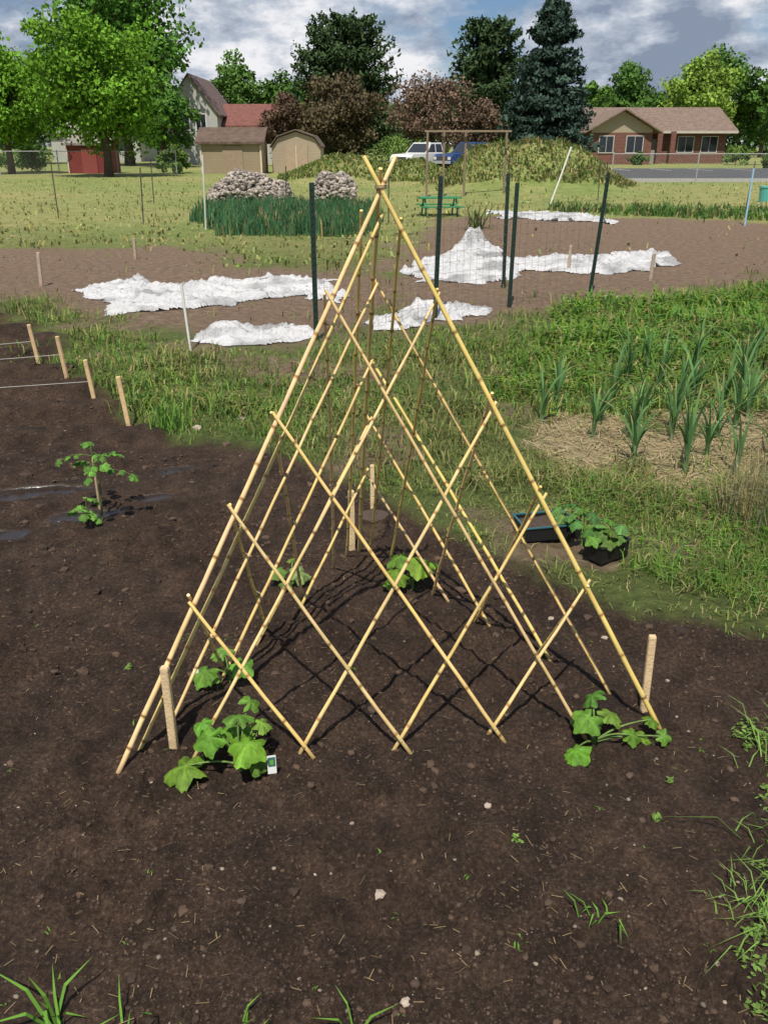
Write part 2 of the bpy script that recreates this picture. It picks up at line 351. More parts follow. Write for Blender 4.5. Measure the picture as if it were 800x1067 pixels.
for k in range(44):
    r=np.random.default_rng(900+k);y=r.uniform(1.1,2.1);x=.665+.40*(y-1.1)+abs(r.normal(0,.13))
    if k%2==0: grass_clump(x+.03,y,int(r.integers(6,20)),r.uniform(.03,.10),.004,.03,900+k,col=(.20,.34,.08),up=1.2)
    else: lowweed(x,y,r.uniform(.02,.05),900+k)
for k,(x,y) in enumerate(((.33,1.62),(.78,1.85),(.70,1.7),(-.85,2.4),(1.05,2.0))): lowweed(x,y,.012,300+k)
# ------------------------------------------------------------------ soil clods and pebbles
def lumps(name,pts,sizes,cols,m,seed,flat=.65,smooth=True):
    import bmesh
    bm=bmesh.new();bmesh.ops.create_icosphere(bm,subdivisions=1,radius=1);bv=np.array([v.co[:] for v in bm.verts]);bf=np.array([[v.index for v in f.verts] for f in bm.faces]);bm.free()
    r=np.random.default_rng(seed);n=len(pts);mb=MB()
    V=bv[None]*(1+r.uniform(-.28,.28,(n,len(bv),1)))*np.stack([r.uniform(.8,1.3,n),r.uniform(.8,1.2,n),np.full(n,flat)],1)[:,None,:]
    a=r.uniform(0,6.28,n);c,s=np.cos(a),np.sin(a)
    V=np.stack([V[...,0]*c[:,None]-V[...,1]*s[:,None],V[...,0]*s[:,None]+V[...,1]*c[:,None],V[...,2]],-1)
    V=V*sizes[:,None,None]+pts[:,None,:]
    mb.add(V.reshape(-1,3),(np.arange(n)[:,None,None]*len(bv)+bf[None]).reshape(-1,3),0,np.repeat(cols,len(bv),axis=0),smooth)
    return mb.build(name,[m])
r=np.random.default_rng(5);n=38000
y=np.exp(r.uniform(math.log(1.05),math.log(7),n));x=y*r.uniform(-.8,.8,n);k=(masks(x,y)[0]>.6)&(wetmask(x,y)<.2)&(r.random(n)<.25+.9*ss(.4,.6,fbm(x*2.5,y*2.5,12)));x=x[k];y=y[k];n=len(x)
s=.0016+.0045*r.random(n)**3+.012*(r.random(n)>.965)*r.random(n)**1.5;s*=np.clip(y/2,.8,2)
P=np.stack([x,y,H(x,y)+s*.15],1)
c=np.array((.060,.037,.024))*r.uniform(.5,1.6,(n,1))
lumps('soil_clods',P,s,c,M_clod,5,.7,False)
n=480;y=np.exp(r.uniform(math.log(1.05),math.log(7),n));x=y*r.uniform(-.8,.8,n);k=masks(x,y)[0]>.6;x=x[k];y=y[k];n=len(x)
s=.0018+.005*r.random(n)**3
lumps('pebbles',np.stack([x,y,H(x,y)+s*.2],1),s,np.array((.26,.21,.16))*r.uniform(.5,1.3,(n,1)),M_stone,6)
st=np.array([(-.01,1.455,.016),(.27,1.745,.010),(.045,1.2,.013),(-.085,1.69,.007),(.79,2.63,.014),(-1.13,4.95,.04),(-.9,5.2,.03),(.55,1.95,.007),(-.68,1.62,.006),(.62,2.75,.012),(.93,2.35,.008)])
lumps('garden_stone',np.stack([st[:,0],st[:,1],H(st[:,0],st[:,1])+st[:,2]*.1],1),st[:,2],np.tile((.36,.29,.23),(len(st),1))*rng.uniform(.8,1.2,(len(st),1)),M_stone,8,.5,False)
# fine dry plant debris on the soil
mb=MB();r=np.random.default_rng(15);n=900;y=np.exp(r.uniform(math.log(1.05),math.log(5),n));x=y*r.uniform(-.8,.8,n);k=masks(x,y)[0]>.6;x=x[k];y=y[k];n=len(x)
a=r.uniform(0,6.28,n);L_=r.uniform(.004,.016,n);d=np.stack([np.cos(a)*L_,np.sin(a)*L_,r.uniform(-.1,.1,n)*L_],1);sd=np.stack([-np.sin(a),np.cos(a),0*a],1)*.0009
P=np.stack([x,y,H(x,y)+.004],1);V=np.stack([P-d-sd,P-d+sd,P+d+sd,P+d-sd],1)
mb.add(V.reshape(-1,3),np.arange(n)[:,None]*4+np.array([0,1,2,3]),0,np.repeat(np.array((.34,.25,.14))*r.uniform(.4,1.2,(n,1)),4,axis=0));mb.build('plant_debris',[M_grass])
# straw mulch
mb=MB();n=6000;x=r.uniform(.6,3.4,n);y=r.uniform(3.8,5.9,n);k=masks(x,y)[2]>.25;x=x[k];y=y[k];n=len(x)
a=r.uniform(0,6.28,n);L_=r.uniform(.02,.07,n);d=np.stack([np.cos(a)*L_,np.sin(a)*L_,r.uniform(-.15,.15,n)*L_],1);sd=np.stack([-np.sin(a),np.cos(a),0*a],1)*.0022
P=np.stack([x,y,H(x,y)+r.uniform(.002,.025,n)],1)
V=np.stack([P-d-sd,P-d+sd,P+d+sd,P+d-sd],1)
mb.add(V.reshape(-1,3),np.arange(n)[:,None]*4+np.array([0,1,2,3]),0,np.repeat(np.array((.55,.45,.26))*r.uniform(.5,1.2,(n,1)),4,axis=0))
mb.build('straw_mulch',[M_grass])
# ------------------------------------------------------------------ bamboo teepee
def bamboo(mb,p,q,r0,seed,bow=.006):
    r=np.random.default_rng(seed);p=np.array(p,float);q=np.array(q,float);L=np.linalg.norm(q-p);T=(q-p)/L
    side=np.cross(T,[0,0,1.]);side/=np.linalg.norm(side);bw=r.uniform(-bow,bow)*L/1.2
    base=np.array((.76,.57,.235))*r.uniform(.85,1.1);base=base*np.array([1,r.uniform(.92,1.05),r.uniform(.75,1.15)])
    node=np.array((.30,.16,.055))
    ts=[0];cs=[base*1.1];rs=[r0*.98];t=r.uniform(.05,.12)
    while t<L-.02:
        nn=node*r.uniform(.6,1.5)
        for dt,rr,cc in ((-.012,1.0,base),(-.004,1.05,base*.75),(0,1.22,nn),(.003,1.08,nn*1.2),(.010,1.0,base*1.12)):
            ts.append(t+dt);rs.append(r0*rr);cs.append(cc)
        seg=r.uniform(.10,.19);ts.append(t+seg*.5);rs.append(r0*.95);cs.append(base*r.uniform(.85,1.08)*np.array((1,r.uniform(.93,1.02),r.uniform(.8,1.1))));t+=seg
    ts=[u for u in ts]+[L];rs.append(r0*.95);cs.append(base*.7)
    o=np.argsort(ts);ts=np.array(ts)[o];rs=np.array(rs)[o];cs=np.array(cs)[o]
    tp=1-.25*(1-ts/L)
    P=p+T*ts[:,None]+side*(bw*np.sin(math.pi*ts/L)+.0012*np.sin(ts*23+seed))[:,None]
    dirt=np.clip(1-(L-ts)/.06,0,1)[:,None];cs=cs*(1-.6*dirt)
    tube(mb,P,rs*tp,10,0,cs)
A=np.array((-.752,1.906,0));B=np.array((.834,2.09,0));C=np.array((-.105,3.255,0));AP=np.array((-.008,2.42,1.50))
tee=empty('bamboo_teepee_trellis',(0,0,0))
def gz(p): p=p.copy();p[2]=h1(p[0],p[1])-.015;return p
A,B,C=gz(A),gz(B),gz(C)
def main_pole(nm,foot,off,seed,ext=.085):
    mb=MB();o=np.array(off);top=AP+o;d=top-foot;d/=np.linalg.norm(d)
    bamboo(mb,top+d*ext,foot,.0080,seed,.004);mb.build(nm,[M_bamboo],tee)
main_pole('corner_pole_a',A,(.004,-.012,0),1);main_pole('corner_pole_b',B,(-.004,-.028,0.0),2);main_pole('corner_pole_c',C,(-.004,.008,0),3,.05)
S0=[.19,.37,.535,.70];F0=[.855,.69,.525,.35]
def panel(tag,E1,E2,seed,extra=()):
    nrm=np.cross(E1-AP,E2-AP);nrm/=np.linalg.norm(nrm)
    cen=(A+B+C+AP)/4
    if np.dot(nrm,(E1+E2)/2-cen)<0:nrm=-nrm
    r=np.random.default_rng(seed);mb=MB();rv=MB()
    lines=[]
    items=[(s,f,w) for s,f in zip(S0,F0) for w in (1,-1)]+list(extra)
    for k,(s,f,lay) in enumerate(items):
        U,W=(E1,E2) if lay>0 else (E2,E1)
        p=AP+(U-AP)*(s+r.uniform(-.01,.01));q=gz(U+(W-U)*(f+r.uniform(-.016,.016)))
        d=(p-q)/np.linalg.norm(p-q)
        o=nrm*(.0065*lay+(.010 if lay>0 else 0.002))
        bamboo(mb,p+d*r.uniform(.012,.035)+o,q+o,.0060*r.uniform(.92,1.1),seed*40+k,.006)
        lines.append((p+o,q+o,lay,lay>0))
    mb.build('lattice_'+tag,[M_bamboo],tee)
    L1=[l for l in lines if l[3]];L2=[l for l in lines if not l[3]]
    for a_ in L1+[(AP,E1,0,True)]:
        for b_ in L2+[(AP,E2,0,False)]:
            u=a_[1]-a_[0];v=b_[1]-b_[0];w=a_[0]-b_[0];aa=u@u;bb=u@v;cc=v@v;dd=u@w;ee=v@w;D=aa*cc-bb*bb
            if abs(D)<1e-6: continue
            s_=(bb*ee-cc*dd)/D;t_=(aa*ee-bb*dd)/D
            if .02<s_<.98 and .02<t_<.98:
                m_=(a_[0]+u*s_+b_[0]+v*t_)/2
                tube(rv,[m_-nrm*.017,m_+nrm*.017],.0022,6,0,(.25,.2,.13))
    if rv.n: rv.build('rivets_'+tag,[M_metal],tee)
panel('front',A,B,11);panel('left',A,C,12,[(.05,.955,-1),(.06,.93,1)]);panel('right',C,B,13,[(.06,.95,-1)])
mb=MB();th=np.linspace(0,2*math.pi*3,50)
tube(mb,np.stack([AP[0]+.015*np.cos(th),AP[1]-.010+.026*np.sin(th),AP[2]-.006+.010*th/th[-1]],1),.0014,5,0,(.40,.30,.16));mb.build('twine_tie',[M_wood],tee)
# ------------------------------------------------------------------ wooden stakes
def stake(x,y,h,w=.02,tilt=(0,0),col=(.66,.49,.28),name='wooden_stake',t=.012):
    mb=MB();z=h1(x,y)-.05;c=.0022*w/.02
    prof=[(-w/2+c,-t/2),(w/2-c,-t/2),(w/2,-t/2+c),(w/2,t/2-c),(w/2-c,t/2),(-w/2+c,t/2),(-w/2,t/2-c),(-w/2,-t/2+c)]
    prism_z(mb,prof,0,h+.045,0,np.array(col)*rng.uniform(.9,1.1));prism_z(mb,prof,h+.045,h+.05,0,np.array(col)*1.1,.85)
    ob=mb.build(name,[M_wood],None,(x,y,z));ob.rotation_euler=(tilt[1],tilt[0],rng.uniform(-.4,.4));return ob
stake(-.605,1.99,.275,.024,(.0,.0),t=.018);stake(.80,2.17,.27,.022,(-.02,0),t=.016);stake(-.135,3.25,.27,.024,t=.018);stake(-.055,3.75,.22,.02)
ROW=[(-3.2,7.0,.27),(-2.66,6.5,.30),(-2.27,6.0,.30),(-1.95,5.6,.32),(-1.58,5.08,.33)]
for k,(x,y,h) in enumerate(ROW): stake(x,y,h,.028,(-.08,.03),t=.02,col=(.66,.46,.24))
for x,y,h in ((-4.2,10.7,.4),(2.55,12.2,.32),(3.4,11.2,.34),(-3.8,13.5,.3)): stake(x,y,h,.04,(.05,0),t=.03,col=(.42,.33,.24))
mb=MB()
for (x,y,h),(x2,y2) in zip(ROW[1:4]+ROW[:1],((-5.5,5.9),(-5.5,5.5),(-5.5,5.2),(-6,6.8))):
    t=np.linspace(0,1,20);z0=h1(x,y)
    tube(mb,np.stack([x+(x2-x)*t,y+(y2-y)*t,z0+.17-.05*np.sin(math.pi*t)],1),.0018,5,0,(.5,.5,.46))
mb.build('row_marker_string',[M_plastic])
# ------------------------------------------------------------------ posts
def tpost(x,y,h,col=(.012,.03,.022)):
    e=empty('metal_t_post',(x,y,h1(x,y)-.05),rng.uniform(-.3,.3));mb=MB();w=.022
    prism_z(mb,[(-w,-.004),(w,-.004),(w,.003),(.004,.003),(.004,.032),(-.004,.032),(-.004,.003),(-w,.003)],0,h+.05,0,col);mb.build('post',[M_metal],e)
    s=MB()
    for z in np.arange(.15,h,.055): box(s,-.006,.006,-.011,-.004,z,z+.018,0,np.array(col)*1.2)
    s.build('studs',[M_metal],e)
    return e
TP=[(-.60,7.57,1.31),(.50,8.47,1.32),(1.34,9.27,1.25),(1.45,10.6,1.3),(2.36,10.0,1.32)]
for k,p in enumerate(TP):
    e=tpost(*p);e.rotation_euler[1]=[0,.02,.01,-.01,.07][k]
def wire_fence(name,pts,h,dx,dz,rad,m=M_galv,z0=.05,diag=False,sides=3):
    mb=MB()
    for (xa,ya),(xb,yb) in zip(pts[:-1],pts[1:]):
        L=math.hypot(xb-xa,yb-ya);g=h1((xa+xb)/2,(ya+yb)/2)
        P=lambda t,z:(xa+(xb-xa)*t,ya+(yb-ya)*t,g+z)
        if diag:
            n=int(L/dx)
            for k in range(-int(h/dx)-1,n+1):
                for sgn in (1,-1):
                    a0=k*dx;a1=a0+h;za,zb=(0,h) if sgn>0 else (h,0)
                    ta,tb=a0/L,a1/L;c0=max(ta,0);c1=min(tb,1)
                    if c1<=c0: continue
                    f=lambda t:za+(zb-za)*(t-ta)/(tb-ta)
                    tube(mb,[P(c0,z0+f(c0)),P(c1,z0+f(c1))],rad,sides,cap=False)
        else:
            for z in np.arange(z0,h+.001,dz): tube(mb,[P(0,z),P(.5,z-.01),P(1,z)],rad,sides,cap=False)
            for t in np.arange(0,1,dx/L): tube(mb,[P(t,z0),P(t,h)],rad,sides,cap=False)
    return mb.build(name,[m])
M_gw=mat('rusty_wire',(.13,.09,.06),vc=False,rough=.6)
wire_fence('wire_fence',[(-.6,7.57),(.5,8.47),(1.34,9.27),(2.36,10.0)],1.05,.10,.10,.0012,M_gw)
def pole(name,x,y,h,rad,col,top=(0,0),m=M_plastic):
    mb=MB();z=h1(x,y)-.05;tube(mb,[(x,y,z),(x+top[0]*.5,y+top[1]*.5,z+h/2),(x+top[0],y+top[1],z+h+.05)],rad,8,0,col);return mb.build(name,[m])
pole('white_plastic_pole',-3.62,18.2,1.4,.018,(.62,.60,.54),(.05,0));pole('white_plastic_pole',-1.64,7.2,.55,.011,(.75,.73,.67),(-.03,0))
pole('white_plastic_pole',4.85,26.5,1.55,.028,(.75,.73,.67),(.5,0));pole('blue_plastic_pole',7.8,19.4,1.15,.02,(.3,.55,.7))
for x,y,h in ((-7.7,21.3,1.2),(-5.2,19.4,1.15),(-6.6,26,1.2),(-2.6,24,1.1),(5.4,22,1.2),(3.4,25,1.3),(.1,20,1.1),(9.6,24,1.2),(6.6,28,1.2)): pole('metal_post',x,y,h,.014,(.07,.06,.05),(rng.uniform(-.08,.08),0),M_metal)
# ------------------------------------------------------------------ row covers
for k,poly in enumerate(CLOTHS):
    px=[p[0] for p in poly];py=[p[1] for p in poly];st_=.02 if k in (1,4) else (.026 if k!=3 else .06)
    gx=np.arange(min(px)-.2,max(px)+.2,st_);gy=np.arange(min(py)-.2,max(py)+.2,st_);GX,GY=np.meshgrid(gx,gy)
    d=sdist(poly,GX,GY)+.5*(fbm(GX*2.2,GY*2.2,60+k)-.5)-.45*ss(.62,.82,vn(GX*1.5,GY*1.1,99+k))-.04;e=ss(0,.10,d)
    wx=GX+.35*fbm(GX*1.5,GY*1.5,3+k);wy=GY+.35*fbm(GX*1.5,GY*1.5,8+k)
    rid=np.clip(1-np.abs(2*fbm(wx*1.3,wy*3.6,70+k,2)-1)*6,0,1)
    rid2=np.clip(1-np.abs(2*fbm(wx*3.5+wy*2,wy*6,80+k,2)-1)*4,0,1)
    rid3=np.clip(1-np.abs(2*fbm(wx*12,wy*6-wx*5,85+k,2)-1)*3,0,1)
    z=H(GX,GY)+.008+e*(.055*rid**1.5+.035*rid2+.016*rid3)
    if k==2: z=z+.30*np.exp(-(((GX-1.45)/.16)**2+((GY-14.6)/.5)**2))*(.4+.6*rid2)+.10*np.exp(-(((GX-1.5)/.45)**2+((GY-14.3)/.7)**2))
    if k==0: z=z+.10*np.exp(-(((GX+3.0)/.14)**2+((GY-10.7)/.4)**2))*(.5+.5*rid2)
    if k==1: z=z+.08*np.exp(-(((GX+1.45)/.2)**2+((GY-8.0)/.2)**2))
    ny_,nx_=GX.shape;i=np.arange(ny_-1)[:,None]*nx_;j=np.arange(nx_-1)[None,:]
    F=np.stack([i+j,i+j+1,i+nx_+j+1,i+nx_+j],-1).reshape(-1,4);ins=(d>0).ravel();F=F[ins[F].all(1)]
    used=np.unique(F);mp=np.zeros(GX.size,int);mp[used]=np.arange(len(used))
    dirt=(1-.45*ss(.45,.75,fbm(GX*2.6,GY*2.6,95)))[...,None]*np.array((.62,.62,.625))
    mb=MB();mb.add(np.stack([GX,GY,z],-1).reshape(-1,3)[used],mp[F],0,dirt.reshape(-1,3)[used],True);mb.build('white_row_cover',[M_cloth])
# ------------------------------------------------------------------ leafy plants
def leaf(mb,c,tip,nrm,size,col,seed,lob=.09,mat=0):
    r=np.random.default_rng(seed);c=np.array(c,float);t=np.array(tip,float);t/=np.linalg.norm(t);nn=np.array(nrm,float);nn-=t*(nn@t);nn/=np.linalg.norm(nn);s=np.cross(nn,t)
    na=42;th=np.linspace(-math.pi,math.pi,na,endpoint=False)
    R=size*(.50+.10*np.cos(th)+lob*np.cos(5*th)+.025*np.cos(14*th+1)+r.normal(0,.012,na))*(1-.6*np.exp(-((np.abs(np.abs(th)-math.pi))/.33)**2))
    V=[c];cols=[np.array(col)*1.25];ph=r.uniform(0,6)
    vein=np.clip(np.cos(5*th),0,1)**8
    for q in (.3,.65,1.0):
        rr=R*q;z=size*(.10*q-.32*q*q+.06*q*np.sin(6*th+ph)-.07*q*vein+.03*r.normal(0,1,na)*q)
        V+=list(c+t*(np.cos(th)*rr)[:,None]+s*(np.sin(th)*rr)[:,None]+nn*z[:,None])
        cols+=list(np.array(col)*(1+.35*vein[:,None]*(1-.4*q)+r.uniform(-.2,.15,(na,1))))
    F=[(0,1+j,1+(j+1)%na) for j in range(na)]
    for q in range(2):
        o=1+q*na;F+=[(o+j,o+na+j,o+na+(j+1)%na,o+(j+1)%na) for j in range(na)]
    mb.add(V,F,mat,np.array(cols),True)
def squash(x,y,leaves,seed,col=(.12,.26,.03),name='squash_plant'):
    """leaves: (dx,dy,z,size)"""
    e=empty(name,(x,y,h1(x,y)));st=MB();lv=MB();r=np.random.default_rng(seed)
    tube(st,[(0,0,-.02),(.003,0,.02),(.0,.004,.05)],.005,7,0,(.16,.3,.07))
    for k,(dx,dy,z,s) in enumerate(leaves):
        end=np.array((dx,dy,z));mid=np.array((dx*.35,dy*.35,z*.75+.02))
        t=np.linspace(0,1,7)[:,None];P=(1-t)**2*np.array((0,0,.02))+2*t*(1-t)*mid+t*t*end
        tube(st,P,np.linspace(.0032,.0022,7),6,0,(.2,.33,.09))
        out=np.array((dx,dy,0))+r.normal(0,.02,3)*[1,1,0];out/=np.linalg.norm(out)+1e-6
        leaf(lv,end,out*1+np.array((0,0,-.35)),np.array((out[0]*.35+r.normal(0,.22),out[1]*.35-.35+r.normal(0,.22),1)),s*1.12,np.array(col)*r.uniform(.7,1.35)*np.array((r.uniform(.8,1.3),1,r.uniform(.7,1.3))),seed*31+k)
    st.build('stems',[M_leaf],e);lv.build('leaves',[M_leaf],e);return e
squash(-.40,1.90,[(-.14,-.04,.05,.095),(-.07,-.02,.13,.075),(.0,.02,.17,.07),(.03,-.02,.11,.09),(-.01,.05,.10,.09),(.03,.06,.19,.05),(-.05,.06,.09,.07),(.05,-.02,.05,.06),(-.10,.03,.14,.05),(.06,.03,.14,.05)],1)
squash(.61,2.02,[(-.07,-.07,.05,.08),(-.02,.0,.11,.075),(.05,.03,.10,.065),(.0,.06,.14,.06),(.14,.0,.04,.05),(.10,-.03,.07,.05),(-.04,.03,.08,.045),(.17,.03,.08,.045),(.20,-.01,.05,.04)],2,name='cucumber_plant')
squash(-.50,2.33,[(-.07,-.03,.06,.08),(-.02,.02,.10,.06),(.04,-.02,.08,.07),(-.04,.05,.09,.05)],3,(.12,.26,.04))
squash(.11,2.96,[(-.05,-.04,.09,.075),(.03,-.03,.14,.10),(.05,.04,.10,.09),(-.05,.03,.13,.075),(-.08,-.01,.05,.06)],4)
squash(-.36,2.97,[(-.05,-.02,.07,.065),(.03,-.02,.06,.07),(.0,.04,.09,.05),(-.02,-.05,.03,.045)],5,(.15,.27,.07),name='cucumber_plant')
def tomato(x,y,h,seed,nb=7,col=(.06,.17,.04),lo=.35,ls=.04,br=.12):
    e=empty('tomato_plant',(x,y,h1(x,y)));st=MB();lv=MB();r=np.random.default_rng(seed)
    z=np.linspace(-.02,h,8);tube(st,np.stack([.012*np.sin(z*9),.012*np.cos(z*7),z],1),np.linspace(.0045,.003,8),7,0,(.16,.2,.07))
    for k in range(nb):
        zz=h*(lo+(1-lo)*(k+.5)/nb);a=k*2.4+r.uniform(-.4,.4);L=r.uniform(.75,1.2)*br;d=np.array((math.cos(a),math.sin(a),0))
        t=np.linspace(0,1,6)[:,None];P=np.array((0,0,zz))+d*L*t+np.array((0,0,1))*(.05*t-.07*t*t);tube(st,P,.0014,5,0,(.12,.22,.06))
        sd=np.array((-d[1],d[0],0))
        for q in (.4,.7,1.0):
            p=np.array((0,0,zz))+d*L*q+np.array((0,0,.05*q-.07*q*q))
            for sg in ((1,-1) if q<1 else (0,)):
                dr=sd*sg*.9+d*.6+np.array((0,0,-.35));leaf(lv,p+dr*.012,dr,(r.normal(0,.4),r.normal(0,.4),1),r.uniform(.6,1.1)*ls*(1.2 if q==1 else .85),np.array(col)*r.uniform(.8,1.6),seed*99+k*10+int(q*10)+sg,.04)
    st.build('stem',[M_leaf],e);lv.build('leaves',[M_leaf],e)
tomato(-1.31,3.62,.36,1,7,(.10,.23,.035),.66,.045,.14);tomato(-1.36,3.56,.12,2,4,(.12,.26,.04),.3,.036,.06)
stake(-1.325,3.66,.30,.010,col=(.4,.3,.18),t=.008)
# garlic
def garlic(x,y,h,seed,col=(.13,.25,.09)):
    mb=MB();r=np.random.default_rng(seed);g=h1(x,y);tube(mb,[(x,y,g-.01),(x,y,g+h*.3)],[.009,.007],7,0,(.25,.33,.18))
    for k in range(r.integers(8,13)):
        a=r.uniform(0,6.28);L=h*r.uniform(.6,1.1);ln=r.uniform(.1,.75);n=9;t=np.linspace(0,1,n);w=.0115*(1-t**1.6)+.0008
        d=np.array((math.cos(a),math.sin(a),0));s=np.array((-d[1],d[0],0));z0=h*.1*r.uniform(0,2)
        C_=np.array((x,y,g+z0))+d*(ln*L*t**1.8)[:,None]+np.array((0,0,1))*(L*(t-.45*ln*t**3))[:,None]
        V=np.concatenate([C_-s*w[:,None],C_+np.array((0,0,-.003)),C_+s*w[:,None]]);i=np.arange(n-1)
        F=np.concatenate([np.stack([i,i+n,i+n+1,i+1],1),np.stack([i+n,i+2*n,i+2*n+1,i+n+1],1)])
        c=np.array(col)*r.uniform(.7,1.3);cc=np.tile(c,(3*n,1));tipm=np.tile(t>.8,3)
        if r.random()<.5: cc[tipm]=(.40,.34,.15)
        mb.add(V,F,0,cc,True)
    mb.build('garlic_plant',[M_grass])
G0=[(.98,5.1,.36),(1.22,4.75,.34),(1.45,4.75,.34),(1.58,4.2,.42),(1.75,5.0,.38),(1.95,4.75,.38),(1.5,5.45,.4),(1.15,5.5,.36),(2.05,5.5,.42),(2.3,5.2,.4),(2.45,5.7,.42),(2.15,4.5,.34),(2.55,4.9,.4),(2.2,6.0,.42),(2.65,6.2,.42),(1.75,6.0,.4),(2.9,5.6,.4),(2.05,4.25,.38),(1.78,4.45,.38),(1.35,4.35,.34),(1.9,5.3,.4),(2.35,4.75,.4),(1.68,4.75,.36),(2.7,5.3,.42),(1.35,5.1,.34),(2.4,4.4,.36),(2.0,6.4,.4),(2.9,6.6,.4),(3.1,6.1,.4),(2.45,6.6,.4),(1.9,5.75,.4),(2.15,5.0,.4),(1.62,5.15,.38),(2.25,5.45,.42),(1.85,4.2,.36)]
for k,(x,y,h) in enumerate(G0): garlic(x,y,h*1.06,k+1)
def blade_patch(name,poly,n,h,w,col,seed,lean=(.05,.4),yel=.08):
    r=np.random.default_rng(seed);px=[p[0] for p in poly];py=[p[1] for p in poly]
    x=r.uniform(min(px),max(px),n);y=r.uniform(min(py),max(py),n);k=(sdist(poly,x,y)+.6*(fbm(x*2,y*2,seed)-.5)*(max(px)-min(px))*.15>0)
    for c in CLOTHS: k&=sdist(c,x,y)<-.02
    k&=~traygap(x,y)
    x=x[k];y=y[k];m=len(x)
    mb=MB();hh=h*r.uniform(.5,1.1,m)*(.4+1.2*fbm(x*2.3,y*2.3,seed+1));blades(mb,np.stack([x,y,H(x,y)-.01],1),hh,w*r.uniform(.7,1.2,m),r.uniform(*lean,m),gcols(m,seed,col,yel)*(.5+1.0*fbm(x*3,y*3,seed+2))[:,None],0,seed=seed);mb.build(name,[M_grass])
blade_patch('onion_bed',[(-4.6,23.5),(-.3,24),(.0,19),(-.4,16.8),(-3.0,16.8),(-4.3,20)],9000,.42,.03,(.085,.20,.085),21)
blade_patch('leafy_weeds',[(1.2,7.3),(1.9,9.4),(3.0,9.6),(5.5,10.8),(6,9),(3.4,7.6),(2.2,6.7)],9000,.2,.024,(.17,.31,.06),22,(.3,1.3),.08)
blade_patch('tall_weeds',[(.6,3.5),(1.1,4.2),(1.6,4.0),(2.4,4.3),(3.2,4.2),(3,2.9),(1.6,2.75),(1.1,2.95)],8000,.10,.006,(.17,.31,.06),23,(.2,1.3),.12)
blade_patch('garden_greens',[(4.4,24.5),(9,23.6),(12,20.5),(10.5,19.3),(7,21.4),(4.6,22.9)],4000,.3,.045,(.14,.25,.07),24,(.3,1.0),.15)
blade_patch('mound_weeds',[(1.5,38),(4,40),(9,38),(9.8,35),(8.5,32),(5,31.5),(2,33)],8000,.25,.06,(.19,.25,.08),25,(.3,1.2),.3)
blade_patch('mound_weeds',[(-5,46),(3.5,47),(3.6,42),(0,39.5),(-4.6,40)],5500,.25,.07,(.18,.26,.07),26,(.3,1.2),.2)
blade_patch('wild_grass_tufts',[(-3.3,7),(-2.6,7.6),(-1.4,6.9),(-.4,7),(0,7.6),(1,8),(1.2,7),(.6,5),(0,4.2),(-1,4.9),(-1.5,5.6)],4000,.12,.009,(.16,.28,.06),27,(.2,1.2),.25)
blade_patch('wispy_dry_bush',[(1.50,3.5),(1.55,3.75),(1.8,3.95),(2.2,3.8),(2.1,3.45),(1.7,3.35)],1300,.40,.0045,(.24,.26,.13),28,(.1,.9),.4)
blade_patch('tall_weeds',[(3.5,7.2),(6,8.5),(8,7),(6,5.5),(3.6,5.2),(2.9,6.4)],6000,.25,.02,(.14,.24,.055),29,(.2,1.2),.2)
blade_patch('leafy_weeds',[(.7,5.6),(1.1,7.0),(2.6,7.4),(3.4,6.9),(2.0,5.8)],3500,.13,.018,(.15,.27,.05),30,(.3,1.3),.1)
grass_clump(-1.3,4.95,60,.22,.008,.06,41,(.16,.32,.06),.5)
grass_clump(1.9,18.5,40,.7,.03,.12,42,(.16,.22,.08),.8,'yucca_plant')
# ------------------------------------------------------------------ trays, log, label
def tray(x,y,w,d,h,rot,col,rim,name):
    e=empty(name,(x,y,h1(x,y)+.015),rot);mb=MB();t=.004
    for a_ in ((-w/2,w/2,-d/2,-d/2+t),(-w/2,w/2,d/2-t,d/2),(-w/2,-w/2+t,-d/2+t,d/2-t),(w/2-t,w/2,-d/2+t,d/2-t)): box(mb,*a_,0,h,0,col)
    box(mb,-w/2+t,w/2-t,-d/2+t,d/2-t,.0,t,0,col);mb.build('tub',[M_plastic],e)
    rm=MB()
    for a_ in ((-w/2-.006,w/2+.006,-d/2-.006,-d/2+.003),(-w/2-.006,w/2+.006,d/2-.003,d/2+.006),(-w/2-.006,-w/2+.003,-d/2+.003,d/2-.003),(w/2-.003,w/2+.006,-d/2+.003,d/2-.003)): box(rm,*a_,h+.001,h+.006,0,rim)
    rm.build('rim',[M_plastic],e)
    sm=MB();n=9;g=np.linspace(-1,1,n);GX,GY=np.meshgrid(g*(w/2-.006),g*(d/2-.006));i=np.arange(n-1)[:,None]*n;j=np.arange(n-1)[None,:]
    sm.add(np.stack([GX,GY,h*.75+.006*rng.random(GX.shape)],-1).reshape(-1,3),np.stack([i+j,i+j+1,i+n+j+1,i+n+j],-1).reshape(-1,4),0,(.06,.04,.028),True);sm.build('potting_soil',[M_clod],e)
    return e
tray(.71,3.45,.23,.16,.06,.2,(.012,.012,.013),(.03,.12,.14),'seedling_tray')
tray(.93,3.22,.16,.10,.07,.6,(.012,.012,.013),(.015,.015,.015),'seedling_tray')
for k,(x,y) in enumerate(((.86,3.36),(.95,3.24),(.90,3.20),(.82,3.44))):
    squash(x,y,[(-.04,-.03,.12,.055),(.04,0,.14,.06),(0,.04,.15,.055),(.02,-.04,.11,.05),(-.05,.02,.13,.05)],50+k,(.10,.22,.045),name='potted_seedling')
mb=MB();a=np.linspace(0,6.283,24,endpoint=False);R=.068*(1+.06*np.sin(3*a)+.03*np.sin(7*a))
prof=[(c*q,s*q) for c,s,q in zip(np.cos(a),np.sin(a),R)]
